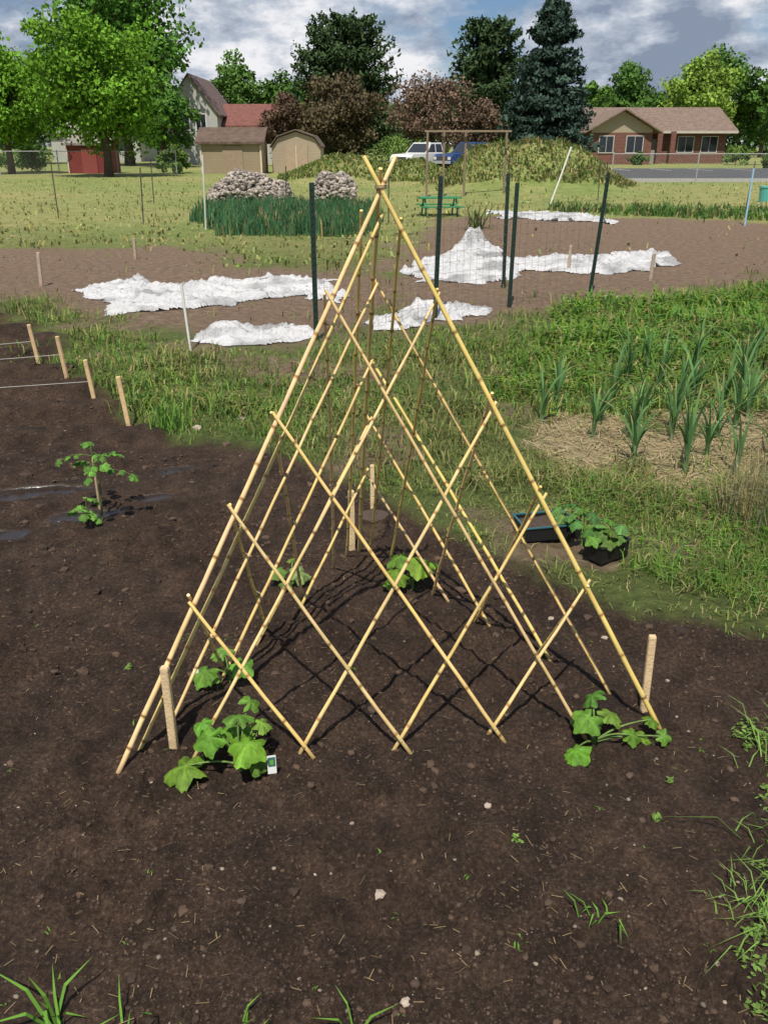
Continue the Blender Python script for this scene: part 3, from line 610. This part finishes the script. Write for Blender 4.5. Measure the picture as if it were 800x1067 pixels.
prism_z(mb,prof,-.02,.085,0,(.8,.7,.6),.95);prism_z(mb,[(x*.93,y*.93) for x,y in prof],.085,.09,1,(.07,.045,.03))
mb.build('log_stump',[M_bark,M_wood],None,(-.045,3.42,h1(-.045,3.42)))
e=empty('plant_label',(-.305,1.86,h1(-.305,1.86)),.2);mb=MB();box(mb,-.012,.012,0,.0012,.0,.055,0,(.75,.75,.73));mb.build('tag',[M_plastic],e)
mb=MB();box(mb,-.010,.010,-.0008,-.0002,.022,.050,0,(.05,.14,.13));box(mb,-.005,.005,-.0014,-.0009,.028,.042,0,(.12,.35,.05));mb.build('picture',[M_plastic],e);e.rotation_euler[0]=-.15
e=empty('plant_label',(-.60,2.30,h1(-.6,2.3)),-.2);mb=MB();box(mb,-.009,.009,0,.0012,.0,.07,0,(.8,.8,.78));mb.build('tag',[M_plastic],e)
# ------------------------------------------------------------------ rock piles
def rockpile(cx,cy,L,W,Hh,n,seed):
    r=np.random.default_rng(seed);u=r.uniform(-1,1,n);v=r.uniform(-1,1,n);top=Hh*(1-np.abs(u)**4*.5)*(1-np.abs(v)**3*.6)*(.8+.35*vn(u*3,u*0,seed))
    z=top*r.uniform(.0,1,n)**.5;P=np.stack([cx+u*L/2,cy+v*W/2,z+h1(cx,cy)],1)
    lumps('rock_pile',P,r.uniform(.04,.10,n),np.array((.36,.31,.27))*r.uniform(.35,1.3,(n,1)),M_stone,seed,.65,False)
rockpile(-4.0,27.3,2.3,1.1,.85,2400,1);rockpile(-1.5,27.6,1.25,.9,.85,1300,2)
# picnic table
e=empty('picnic_table',(1.35,22.0,h1(1.35,22)),.1);G_=(.03,.22,.09)
t=MB()
for k in range(4): box(t,-.5,.5,-.26+k*.135,-.135+k*.135,.40,.43,0,G_)
t.build('table_top',[M_paint],e);t=MB()
for s in (-1,1):
    for q in (0,1): box(t,-.5,.5,s*.5-.1+q*.105,s*.5-.0+q*.105,.22,.245,0,G_)
t.build('benches',[M_paint],e);t=MB()
for x in (-.38,.38):
    for s in (-1,1): tube(t,[(x,s*.42,-.02),(x,s*.12,.40)],.02,6,0,G_)
    box(t,x-.02,x+.02,-.6,.6,.185,.22,0,G_)
t.build('legs',[M_paint],e)
# timber trellis frame
e=empty('timber_garden_frame',(0,0,0));t=MB()
for x,y in ((1.4,30),(1.95,30.2),(2.65,30.2),(4.0,30.4)): box(t,x-.035,x+.035,y-.035,y+.035,-.05,1.98,0,(.2,.15,.1))
t.build('posts',[M_wood],e);t=MB();box(t,1.3,4.1,29.98,30.06,1.982,2.04,0,(.24,.18,.12));t.build('rails',[M_wood],e)
# ------------------------------------------------------------------ buildings
def window(mb_f,mb_g,x0,x1,z0,z1,y,fc=(.7,.7,.68),f=.07):
    box(mb_f,x0-f,x1+f,y-.05,y-.003,z1,z1+f,0,fc);box(mb_f,x0-f,x1+f,y-.07,y-.003,z0-f,z0,0,fc)
    box(mb_f,x0-f,x0,y-.05,y-.003,z0,z1,0,fc);box(mb_f,x1,x1+f,y-.05,y-.003,z0,z1,0,fc)
    box(mb_f,(x0+x1)/2-.02,(x0+x1)/2+.02,y-.045,y-.021,z0,z1,0,fc);box(mb_g,x0,x1,y-.02,y-.008,z0,z1,0)
def gable_x(wm,rm,x0,x1,y0,y1,ev,rd,oh=.35,rc=(.2,.12,.08),th=.12):
    """ridge runs along x"""
    ym=(y0+y1)/2
    wm.add([(x0,y0,-.1),(x1,y0,-.1),(x1,y1,-.1),(x0,y1,-.1),(x0,y0,ev),(x1,y0,ev),(x1,y1,ev),(x0,y1,ev),(x0,ym,rd),(x1,ym,rd)],[(0,1,5,4),(1,2,6,9,5),(2,3,7,6),(3,0,4,8,7)],0)
    sl=(rd-ev)/(ym-y0)
    for s,ya in ((-1,y0-oh),(1,y1+oh)):
        ze=ev-oh*sl+.02;zr=rd+.02
        V=[(x0-oh,ya,ze),(x1+oh,ya,ze),(x1+oh,ym,zr),(x0-oh,ym,zr)];V+= [(a,b,c+th) for a,b,c in V]
        rm.add(V,[(0,1,2,3),(7,6,5,4),(0,4,5,1),(2,6,7,3),(1,5,6,2),(3,7,4,0)],0,rc)
def gable_y(wm,rm,x0,x1,y0,y1,ev,rd,oh=.35,rc=(.2,.12,.08),th=.12):
    xm=(x0+x1)/2
    wm.add([(x0,y0,-.1),(x1,y0,-.1),(x1,y1,-.1),(x0,y1,-.1),(x0,y0,ev),(x1,y0,ev),(x1,y1,ev),(x0,y1,ev),(xm,y0,rd),(xm,y1,rd)],[(0,1,5,8,4),(1,2,6,5),(2,3,7,9,6),(3,0,4,7)],0)
    sl=(rd-ev)/(xm-x0)
    for s,xa in ((-1,x0-oh),(1,x1+oh)):
        ze=ev-oh*sl+.02;zr=rd+.02
        V=[(xa,y0-oh,ze),(xm,y0-oh,zr),(xm,y1+oh,zr),(xa,y1+oh,ze)];V+=[(a,b,c+th) for a,b,c in V]
        rm.add(V,[(0,1,2,3),(7,6,5,4),(0,4,5,1),(2,6,7,3),(1,5,6,2),(3,7,4,0)],0,rc)
def finish(name,wm,wmat,rm,fr=None,gl=None,extra=()):
    e=empty(name);wm.build('walls',[wmat],e);rm.build('roof',[M_roof],e)
    if fr is not None and fr.n: fr.build('window_frames',[M_paint],e)
    if gl is not None and gl.n: gl.build('window_glass',[M_glass],e)
    for nm,m_,mt in extra:
        if m_.n: m_.build(nm,[mt],e)
    return e
w,rf,fr,gl,ex,gf,dr=MB(),MB(),MB(),MB(),MB(),MB(),MB()
gable_x(w,rf,17.6,31.6,86,96,2.9,4.8,.8,(.19,.135,.105))
gable_y(w,rf,18.2,23.6,82,91,2.9,4.4,.7,(.21,.15,.115))
gf.add([(18.22,81.99,2.6),(23.58,81.99,2.6),(23.58,81.99,2.88),(20.9,81.99,4.3),(18.22,81.99,2.88)],[(0,1,2,3,4)],0)
for a_ in ((19,20.2,1,2.3,82),(21.4,22.8,1,2.3,82),(27.2,28.6,1,2.3,86),(29.4,30.8,1,2.3,86)): window(fr,gl,*a_,(.5,.48,.44))
for x in (24.0,25.2,26.4): box(ex,x-.22,x+.22,84.9,85.3,-.1,2.75,0)
box(dr,24.5,25.6,85.94,85.995,0,2.1,0,(.3,.28,.25))
box(dr,16.9,32.3,85.14,85.2,2.58,2.78,0,(.5,.45,.38))
finish('brick_building',w,M_brick,rf,fr,gl,(('columns',ex,M_brick),('gable_face',gf,M_beige),('door_and_fascia',dr,M_paint)))
w,rf,fr,gl=MB(),MB(),MB(),MB()
gable_y(w,rf,-18.6,-14.2,80,90,4.2,7.0,.3,(.16,.11,.10));gable_x(w,rf,-14.2,-9.8,82,90,3.2,4.9,.4,(.18,.07,.055))
window(fr,gl,-17.6,-16.6,2.8,4.0,80);window(fr,gl,-16,-15.2,2.8,4.0,80);window(fr,gl,-12.8,-11.4,1.4,2.4,82)
finish('white_house',w,M_white,rf,fr,gl)
w,rf,fr,gl,dr=MB(),MB(),MB(),MB(),MB()
gable_x(w,rf,-10.9,-7.3,55,58,1.75,2.45,.25,(.12,.08,.06));box(dr,-9.6,-8.4,54.95,54.995,0,1.55,0,(.3,.22,.15))
for x in (-10.9,-7.34): box(dr,x-.03,x+.07,54.95,54.995,0,1.6,0,(.6,.5,.38))
finish('tan_shed',w,M_tan,rf,fr,gl,(('door_and_trim',dr,M_paint),))
w,rf,dr=MB(),MB(),MB()
prof=[(-6.9,-.1),(-3.9,-.1),(-3.9,1.5),(-4.3,2.0),(-5.4,2.35),(-6.5,2.0),(-6.9,1.5)]
prism_y(w,prof,57,60)
pr=[(-3.8,1.45),(-4.25,2.05),(-5.4,2.42),(-6.55,2.05),(-7.0,1.45)]
for (xa,za),(xb,zb) in zip(pr[:-1],pr[1:]):
    V=[(xa,56.8,za),(xb,56.8,zb),(xb,60.2,zb),(xa,60.2,za)];V+=[(a,b,c+.07) for a,b,c in V];rf.add(V,[(3,2,1,0),(4,5,6,7),(0,1,5,4),(2,3,7,6),(1,2,6,5),(3,0,4,7)],0,(.13,.09,.07))
box(dr,-6.1,-4.7,56.94,56.995,0,1.6,0,(.38,.29,.2));box(dr,-5.43,-5.37,56.9,56.935,0,1.6,0,(.6,.5,.4))
finish('barn_shed',w,M_beige,rf,None,None,(('doors',dr,M_paint),))
w,rf,dr=MB(),MB(),MB()
gable_x(w,rf,-19.2,-16.6,56,58,1.65,2.1,.2,(.25,.22,.2));box(dr,-18.3,-17.4,55.94,55.995,0,1.45,0,(.25,.05,.04))
for x in (-19.2,-16.66): box(dr,x,x+.06,55.94,55.995,0,1.5,0,(.6,.55,.5))
finish('red_shed',w,M_red,rf,None,None,(('door_and_trim',dr,M_paint),))
w,rf,dr,fr,gl=MB(),MB(),MB(),MB(),MB()
gable_x(w,rf,-34,-25,95,102,2.8,4.6,.4,(.3,.27,.25));window(fr,gl,-32,-30.5,1,2.2,95);window(fr,gl,-28,-26.5,1,2.2,95);finish('distant_house',w,M_white,rf,fr,gl)
# parking lot with kerb
mb=MB()
nx_=60;gx=np.linspace(11.5,60,nx_);gy=np.linspace(43,66,24);GX,GY=np.meshgrid(gx,gy);i=np.arange(23)[:,None]*nx_;j=np.arange(nx_-1)[None,:]
mb.add(np.stack([GX,GY,GX*0+.06],-1).reshape(-1,3),np.stack([i+j,i+j+1,i+nx_+j+1,i+nx_+j],-1).reshape(-1,4),0,(.075,.075,.08),True)
M_asph=mat('asphalt',rough=.9,bump=.3,bscale=60,var=.15,nscale=.6);mb.build('parking_lot',[M_asph])
mb=MB();box(mb,11.3,60,42.8,42.995,0,.16,0,(.4,.39,.37));mb.build('kerb',[M_stone])
mb=MB()
for x in np.arange(16,40,2.7): box(mb,x,x+.1,60,65,.064,.066,0,(.7,.7,.68))
mb.build('parking_markings',[M_paint])
def chainlink(pts,h,dx=.16):
    e=empty('chain_link_fence');m=wire_fence('mesh',pts,h,dx,dx,.003,M_galv,.03,True);m.parent=e
    t=MB()
    for (xa,ya),(xb,yb) in zip(pts[:-1],pts[1:]):
        L=math.hypot(xb-xa,yb-ya);n=max(1,int(L/3))
        for q in range(n+1): x,y=xa+(xb-xa)*q/n,ya+(yb-ya)*q/n;z=h1(x,y);tube(t,[(x,y,z-.1),(x,y,z+h+.1)],.03,7,0,(.35,.35,.35))
        z=h1((xa+xb)/2,(ya+yb)/2);tube(t,[(xa,ya,z+h+.04),(xb,yb,z+h+.04)],.02,6,0,(.4,.4,.4))
    t.build('posts',[M_metal],e)
chainlink([(-34,50),(-11.5,51)],1.25);chainlink([(10.3,41.5),(22,42),(36,42.5)],1.2)
# ------------------------------------------------------------------ vehicles
def pickup(name,loc,rot,col):
    e=empty(name,loc,rot);b=MB()
    lower=[(-2.6,.45),(-2.6,1.0),(-.3,1.0),(1.15,1.02),(2.35,.95),(2.55,.8),(2.6,.45),(2.05,.42),(1.95,.70),(1.75,.82),(1.45,.82),(1.25,.70),(1.15,.42),(-1.2,.42),(-1.3,.70),(-1.5,.82),(-1.8,.82),(-2.0,.70),(-2.1,.42)]
    prism_y(b,lower[::-1],-.88,.88,0,col);b.build('body',[M_carpaint],e)
    c=MB()
    def frust(x0,x1,X0,X1,w0,w1,z0,z1,mb,mt,cl):
        V=[(x0,-w0,z0),(x1,-w0,z0),(x1,w0,z0),(x0,w0,z0),(X0,-w1,z1),(X1,-w1,z1),(X1,w1,z1),(X0,w1,z1)]
        mb.add(V,[(3,2,1,0),(4,5,6,7),(0,1,5,4),(1,2,6,5),(2,3,7,6),(3,0,4,7)],mt,cl)
    frust(-.45,1.2,-.35,.62,.86,.72,1.003,1.62,c,0,col);c.build('cab',[M_carpaint],e)
    g=MB()
    for s in (-1,1):
        for xa,xb,Xa,Xb in ((-.35,.25,-.30,.22),(.32,1.02,.29,.60)):
            g.add([(xa,s*.853,1.08),(xb,s*.853,1.08),(Xb,s*.752,1.54),(Xa,s*.752,1.54)],[(0,1,2,3)],0)
    g.add([(1.165,-.76,1.06),(1.165,.76,1.06),(.695,.66,1.56),(.695,-.66,1.56)],[(0,1,2,3)],0);g.add([(-.45,-.7,1.1),(-.45,.7,1.1),(-.37,.62,1.54),(-.37,-.62,1.54)],[(0,1,2,3)],0)
    g.build('windows',[M_glass],e)
    w=MB();hb=MB()
    for x in (1.6,-1.65):
        for s in (-1,1):
            tube(w,[(x,s*.70,.36),(x,s*.89,.36)],.36,20,0);tube(hb,[(x,s*.885,.36),(x,s*.90,.36)],.2,14,0,(.45,.45,.45))
    w.build('wheels',[M_rubber],e);hb.build('hubcaps',[M_metal],e)
    t=MB();box(t,2.603,2.7,-.85,.85,.42,.58,0,(.4,.4,.4));box(t,-2.7,-2.603,-.85,.85,.42,.58,0,(.4,.4,.4));box(t,2.56,2.6,-.5,.5,.62,.82,0,(.06,.06,.06))
    for s in (-1,1): box(t,2.56,2.605,s*.68-.12,s*.68+.12,.64,.8,0,(.7,.7,.65))
    t.build('bumpers_grille_lights',[M_metal],e)
pickup('pickup_truck',(2.8,58,.12),math.radians(-135),(.7,.7,.7));pickup('pickup_truck',(5.6,57,.15),math.radians(215),(.02,.05,.16))
pickup('pickup_truck',(27,100,.05),math.radians(0),(.3,.3,.32))
mb=MB();a=np.linspace(0,6.283,16,endpoint=False);prism_z(mb,[(.22*math.cos(q),.22*math.sin(q)) for q in a],0,.42,0,(.1,.4,.35),1.15);prism_z(mb,[(.27*math.cos(q),.27*math.sin(q)) for q in a],.42,.46,0,(.12,.42,.36));mb.build('plastic_bucket',[M_plastic],None,(11.6,27.5,0))
# ------------------------------------------------------------------ trees
def leafquads(mb,P,size,col,seed,mt=1,asp=.6,bias=None):
    r=np.random.default_rng(seed);n=len(P);u=r.normal(0,1,(n,3));u/=np.linalg.norm(u,axis=1)[:,None];w=r.normal(0,1,(n,3))
    if bias is not None: w=w*.55+bias
    v=np.cross(u,w);v/=np.linalg.norm(v,axis=1)[:,None]+1e-9
    s=(size*r.uniform(.6,1.3,n))[:,None]
    V=np.stack([P-u*s*.5,P+v*s*.5*asp+u*s*.05,P+u*s*.5,P-v*s*.5*asp+u*s*.05],1)
    mb.add(V.reshape(-1,3),np.arange(n)[:,None]*4+np.array([0,1,2,3]),mt,np.repeat(col,4,axis=0))
def tree(name,x,y,h,wd,col,seed,nc=70,nl=170,ls=.28,trunk=.22):
    r=np.random.default_rng(seed);mb=MB();th=h*trunk;cz=(h+th)/2;rz=(h-th)/2;rx=wd/2
    cs=[]
    while len(cs)<nc:
        p=r.uniform(-1,1,3);q=np.linalg.norm(p)
        if q>1 or q<.35 and r.random()<.7: continue
        taper=1-.25*max(p[2],0)
        p=p*np.array([rx*.86*taper,rx*.86*taper,rz*.88])*(1+.16*r.normal());cs.append(p+np.array([0,0,cz]))
    cs=np.array(cs)
    tube(mb,[(0,0,-.2),(.05,0,th*.6),(0,.05,th*1.2),(.1,0,cz*1.1),(0,0,h*.85)],[h*.035,h*.026,h*.022,h*.013,h*.004],9,0)
    for c in cs[::2]:
        s=np.array([0,0,th+ (c[2]-th)*.35]);m_=(s+c)/2+np.array([0,0,.04*h]);tube(mb,[s,m_,c],[h*.009,h*.006,h*.002],5,0,cap=False)
    cr=rx*.27
    k=np.repeat(np.arange(nc),nl);n=len(k);d=r.normal(0,1,(n,3));d/=np.linalg.norm(d,axis=1)[:,None]
    crs=cr*r.uniform(.7,1.35,nc)
    P=cs[k]+d*(crs[k]*r.uniform(.25,1.15,n)**.7)[:,None]*np.array([1,1,.75])
    cc=np.array(col)*1.4*r.uniform(.7,1.3,(nc,1))[k]*r.uniform(.75,1.25,(n,1))
    leafquads(mb,P,ls,cc,seed,1,.7,d+np.array([0,0,.4]))
    return mb.build(name,[M_bark,M_tree],None,(x,y,0),)
def spruce(name,x,y,h,wd,col,seed,nb=420,round_=0,ls=.42,p=.8):
    r=np.random.default_rng(seed);mb=MB();tube(mb,[(0,0,-.2),(0,0,h*.5),(0,0,h*.97)],[h*.022,h*.012,.02],8,0)
    P=[];C_=[];D=[]
    for b_ in range(nb):
        t=r.random()**1.15;z=h*(.06+.90*t);prof=((1-t)**p if not round_ else math.sqrt(max(0,1-(abs(t-.30)/.72)**2.2)))*(1 if t>.08 else .75)
        L=wd/2*prof*r.uniform(.62,1.14)+.15;a=r.uniform(0,6.283);d=np.array([math.cos(a),math.sin(a),0.]);sd=np.array([-d[1],d[0],0.])
        dz=(-.22 if t<.7 else .35) if not round_ else .1+.5*t
        e=np.array([0,0,z])+d*L+np.array([0,0,dz*L*.8])
        if b_%3==0: tube(mb,[(0,0,z),tuple(e)],[.035,.01],4,0,cap=False)
        m=int(26+34*prof);q=r.uniform(.15,1,m)**.8
        pp=np.array([0,0,z])+d*(L*q)[:,None]+np.array([0,0,1.])*(dz*L*q*.8+ .10*L*q*q)[:,None]+sd*(r.normal(0,.16,m)*L*(1.15-q*.8))[:,None]+np.array([0,0,1.])*(r.normal(0,.09+.1*round_,m)-.05)[:,None]
        P.append(pp);c=np.array(col)*1.5*r.uniform(.6,1.35);C_.append(c*r.uniform(.8,1.2,(m,1)));D.append(np.tile(d,(m,1)))
    P=np.concatenate(P);leafquads(mb,P,ls,np.concatenate(C_),seed,1,.5,np.array([0,0,1.])+np.concatenate(D)*.5)
    return mb.build(name,[M_bark,M_tree],None,(x,y,0))
MAPLE=(.105,.21,.025);GRN=(.065,.13,.03);DK=(.04,.065,.028);BL=(.042,.068,.052);PUR=(.095,.062,.044)
tree('maple_tree',-15.0,50,8.2,7.6,MAPLE,1,95,190,.24,.2)
tree('maple_tree',-22.3,55,7.4,5.6,MAPLE,2,70,160,.24,.2)
tree('maple_tree',-17.0,71,7.0,5.6,(.07,.15,.03),22,60,150,.3,.12)
tree('cottonwood_tree',-21.5,78,14.5,13,(.06,.135,.025),3,110,170,.42,.15)
tree('elm_tree',-33,84,10,9,GRN,33,60,130,.4,.15)
tree('elm_tree',-16.2,104,9.8,7,(.08,.15,.035),4,60,130,.42,.15);tree('elm_tree',-11.2,108,9.6,8,(.07,.14,.03),5,60,130,.42,.15)
spruce('pine_tree',-3.9,95,12.8,10.5,DK,6,460,1,.5)
tree('purple_leaf_plum_tree',-7.8,76,5.6,4.8,PUR,7,50,150,.28,.15);tree('purple_leaf_plum_tree',-3.6,75,7.0,6.8,(.085,.068,.04),8,70,150,.28,.15)
tree('purple_leaf_plum_tree',4.0,77,7.1,8.0,(.13,.09,.065),9,80,90,.25,.15);tree('purple_leaf_plum_tree',8.0,76,5.2,4.6,(.12,.085,.06),10,45,95,.25,.15)
spruce('spruce_tree',10.3,95,12.6,8.2,DK,11,420,1,.5);spruce('blue_spruce_tree',12.2,70,11.8,7.6,BL,12,620,0,.42,.62)
tree('elm_tree',33,128,11.5,9,GRN,13,60,140,.5,.15);tree('willow_tree',40.5,122,12.0,10,(.16,.24,.045),14,80,160,.45,.12);tree('elm_tree',46,130,13.5,11,(.065,.13,.03),15,70,140,.5,.15)
tree('elm_tree',28.5,130,9.5,8,(.08,.15,.03),16,50,130,.5,.15);tree('elm_tree',52,128,11,9,(.07,.14,.03),19,50,130,.5,.15)
tree('maple_tree',33.8,78,6.8,4.5,(.06,.12,.028),17,50,140,.3,.15)
for k,(x,y,h,w_) in enumerate(((30.5,80,1.7,3),(28,66,1.3,2),(16.6,84,1.4,2.6),(22,80,1,1.6),(-13,56.5,1.5,2.4),(-23,60,1.6,3.5),(1.0,72,2.2,5),(9.5,70,2.0,4.5),(14.6,74,2.2,4))):
    tree('shrub',x,y,h,w_,(.07,.13,.03) if k%2 else (.1,.16,.04),60+k,22,110,.18,.02)
mb=MB();r=np.random.default_rng(77);n=42000
x=r.uniform(-150,150,n);yy=r.uniform(155,175,n);top=5+6*fbm(x*.09,x*0,90,4)+2.5*vn(x*.35,x*0,91);z=top*r.random(n)**.7
tint=(.6+.8*vn(x*.12,x*0,92))[:,None];leafquads(mb,np.stack([x,yy,z],1),1.1,np.array((.09,.15,.06))*tint*r.uniform(.7,1.3,(n,1)),77,0,.8)
mb.build('distant_treeline',[M_tree])
# ------------------------------------------------------------------ light, sky
EL=math.radians(60);AZ=math.radians(190)
Sv=Vector((math.sin(AZ)*math.cos(EL),math.cos(AZ)*math.cos(EL),math.sin(EL)))
sun=bpy.data.lights.new('sun','SUN');sun.energy=5.0;sun.angle=math.radians(.5);sun.color=(1,.94,.84);so=bpy.data.objects.new('sun',sun);SC.collection.objects.link(so)
so.rotation_euler=Sv.to_track_quat('Z','Y').to_euler();so.location=(0,-5,20)
W=bpy.data.worlds.new('World');SC.world=W;W.use_nodes=True;t=W.node_tree;N=t.nodes;L=t.links;N.clear()
out=N.new('ShaderNodeOutputWorld');sky=N.new('ShaderNodeTexSky');sky.sky_type='NISHITA';sky.sun_disc=False;sky.sun_elevation=EL;sky.sun_rotation=AZ;sky.dust_density=.5;sky.ozone_density=1.5
tint=N.new('ShaderNodeVectorMath');tint.operation='MULTIPLY';tint.inputs[1].default_value=(.70,.82,1.0);L.new(sky.outputs[0],tint.inputs[0])
b1=N.new('ShaderNodeBackground');b1.inputs[1].default_value=.08;L.new(tint.outputs[0],b1.inputs[0])
tc=N.new('ShaderNodeTexCoord');mp=N.new('ShaderNodeMapping');mp.inputs['Scale'].default_value=(1,1,2.2);mp.inputs['Location'].default_value=(.35,0,.1);L.new(tc.outputs['Generated'],mp.inputs[0])
def wn(sc,det,ro=.56):
    n=N.new('ShaderNodeTexNoise');n.inputs['Scale'].default_value=sc;n.inputs['Detail'].default_value=det;n.inputs['Roughness'].default_value=ro;L.new(mp.outputs[0],n.inputs['Vector']);return n.outputs[0]
def wm(op,a,b):
    x=N.new('ShaderNodeMath');x.operation=op
    for q,v in enumerate((a,b)):
        if isinstance(v,(int,float)): x.inputs[q].default_value=v
        else: L.new(v,x.inputs[q])
    return x.outputs[0]
def blob(c,r0,r1):
    d=N.new('ShaderNodeVectorMath');d.operation='DISTANCE';d.inputs[1].default_value=c;L.new(tc.outputs['Generated'],d.inputs[0])
    m=N.new('ShaderNodeMapRange');m.inputs[1].default_value=r0;m.inputs[2].default_value=r1;m.inputs[3].default_value=1;m.inputs[4].default_value=0;L.new(d.outputs['Value'],m.inputs[0]);return m.outputs[0]
n1=wn(8,10,.6)
bank=blob((-.10,.99,.09),.03,.24);right=blob((.34,.93,.10),.05,.25);gap=blob((.10,.98,.13),.0,.08)
dens=wm('SUBTRACT',wm('ADD',n1,wm('ADD',wm('MULTIPLY',bank,.13),wm('MULTIPLY',right,.12))),wm('MULTIPLY',gap,.10))
mk=N.new('ShaderNodeValToRGB');mk.color_ramp.elements[0].position=.40;mk.color_ramp.elements[1].position=.56;L.new(dens,mk.inputs[0])
cc=N.new('ShaderNodeValToRGB');e=cc.color_ramp.elements;e[0].position=.42;e[0].color=(.27,.33,.44,1);e[1].position=.66;e[1].color=(.97,.97,1,1)
em=e.new(.54);em.color=(.52,.58,.68,1)
L.new(wm('SUBTRACT',wm('ADD',wn(12,9,.62),wm('MULTIPLY',bank,.13)),wm('MULTIPLY',right,.03)),cc.inputs[0])
b2=N.new('ShaderNodeBackground');b2.inputs[1].default_value=.92;L.new(cc.outputs[0],b2.inputs[0])
ms=N.new('ShaderNodeMixShader');L.new(mk.outputs[0],ms.inputs[0]);L.new(b1.outputs[0],ms.inputs[1]);L.new(b2.outputs[0],ms.inputs[2]);L.new(ms.outputs[0],out.inputs[0])
# ------------------------------------------------------------------ camera
cam=bpy.data.cameras.new('camera');co=bpy.data.objects.new('camera',cam);SC.collection.objects.link(co);SC.camera=co
co.location=(0,0,1.6);co.rotation_euler=(math.radians(90-23.3),0,0);cam.sensor_fit='VERTICAL';cam.sensor_height=24;cam.lens=24/2/math.tan(math.radians(31));cam.clip_start=.05;cam.clip_end=2000
SC.view_settings.view_transform='Standard';SC.view_settings.look='None';SC.view_settings.exposure=0
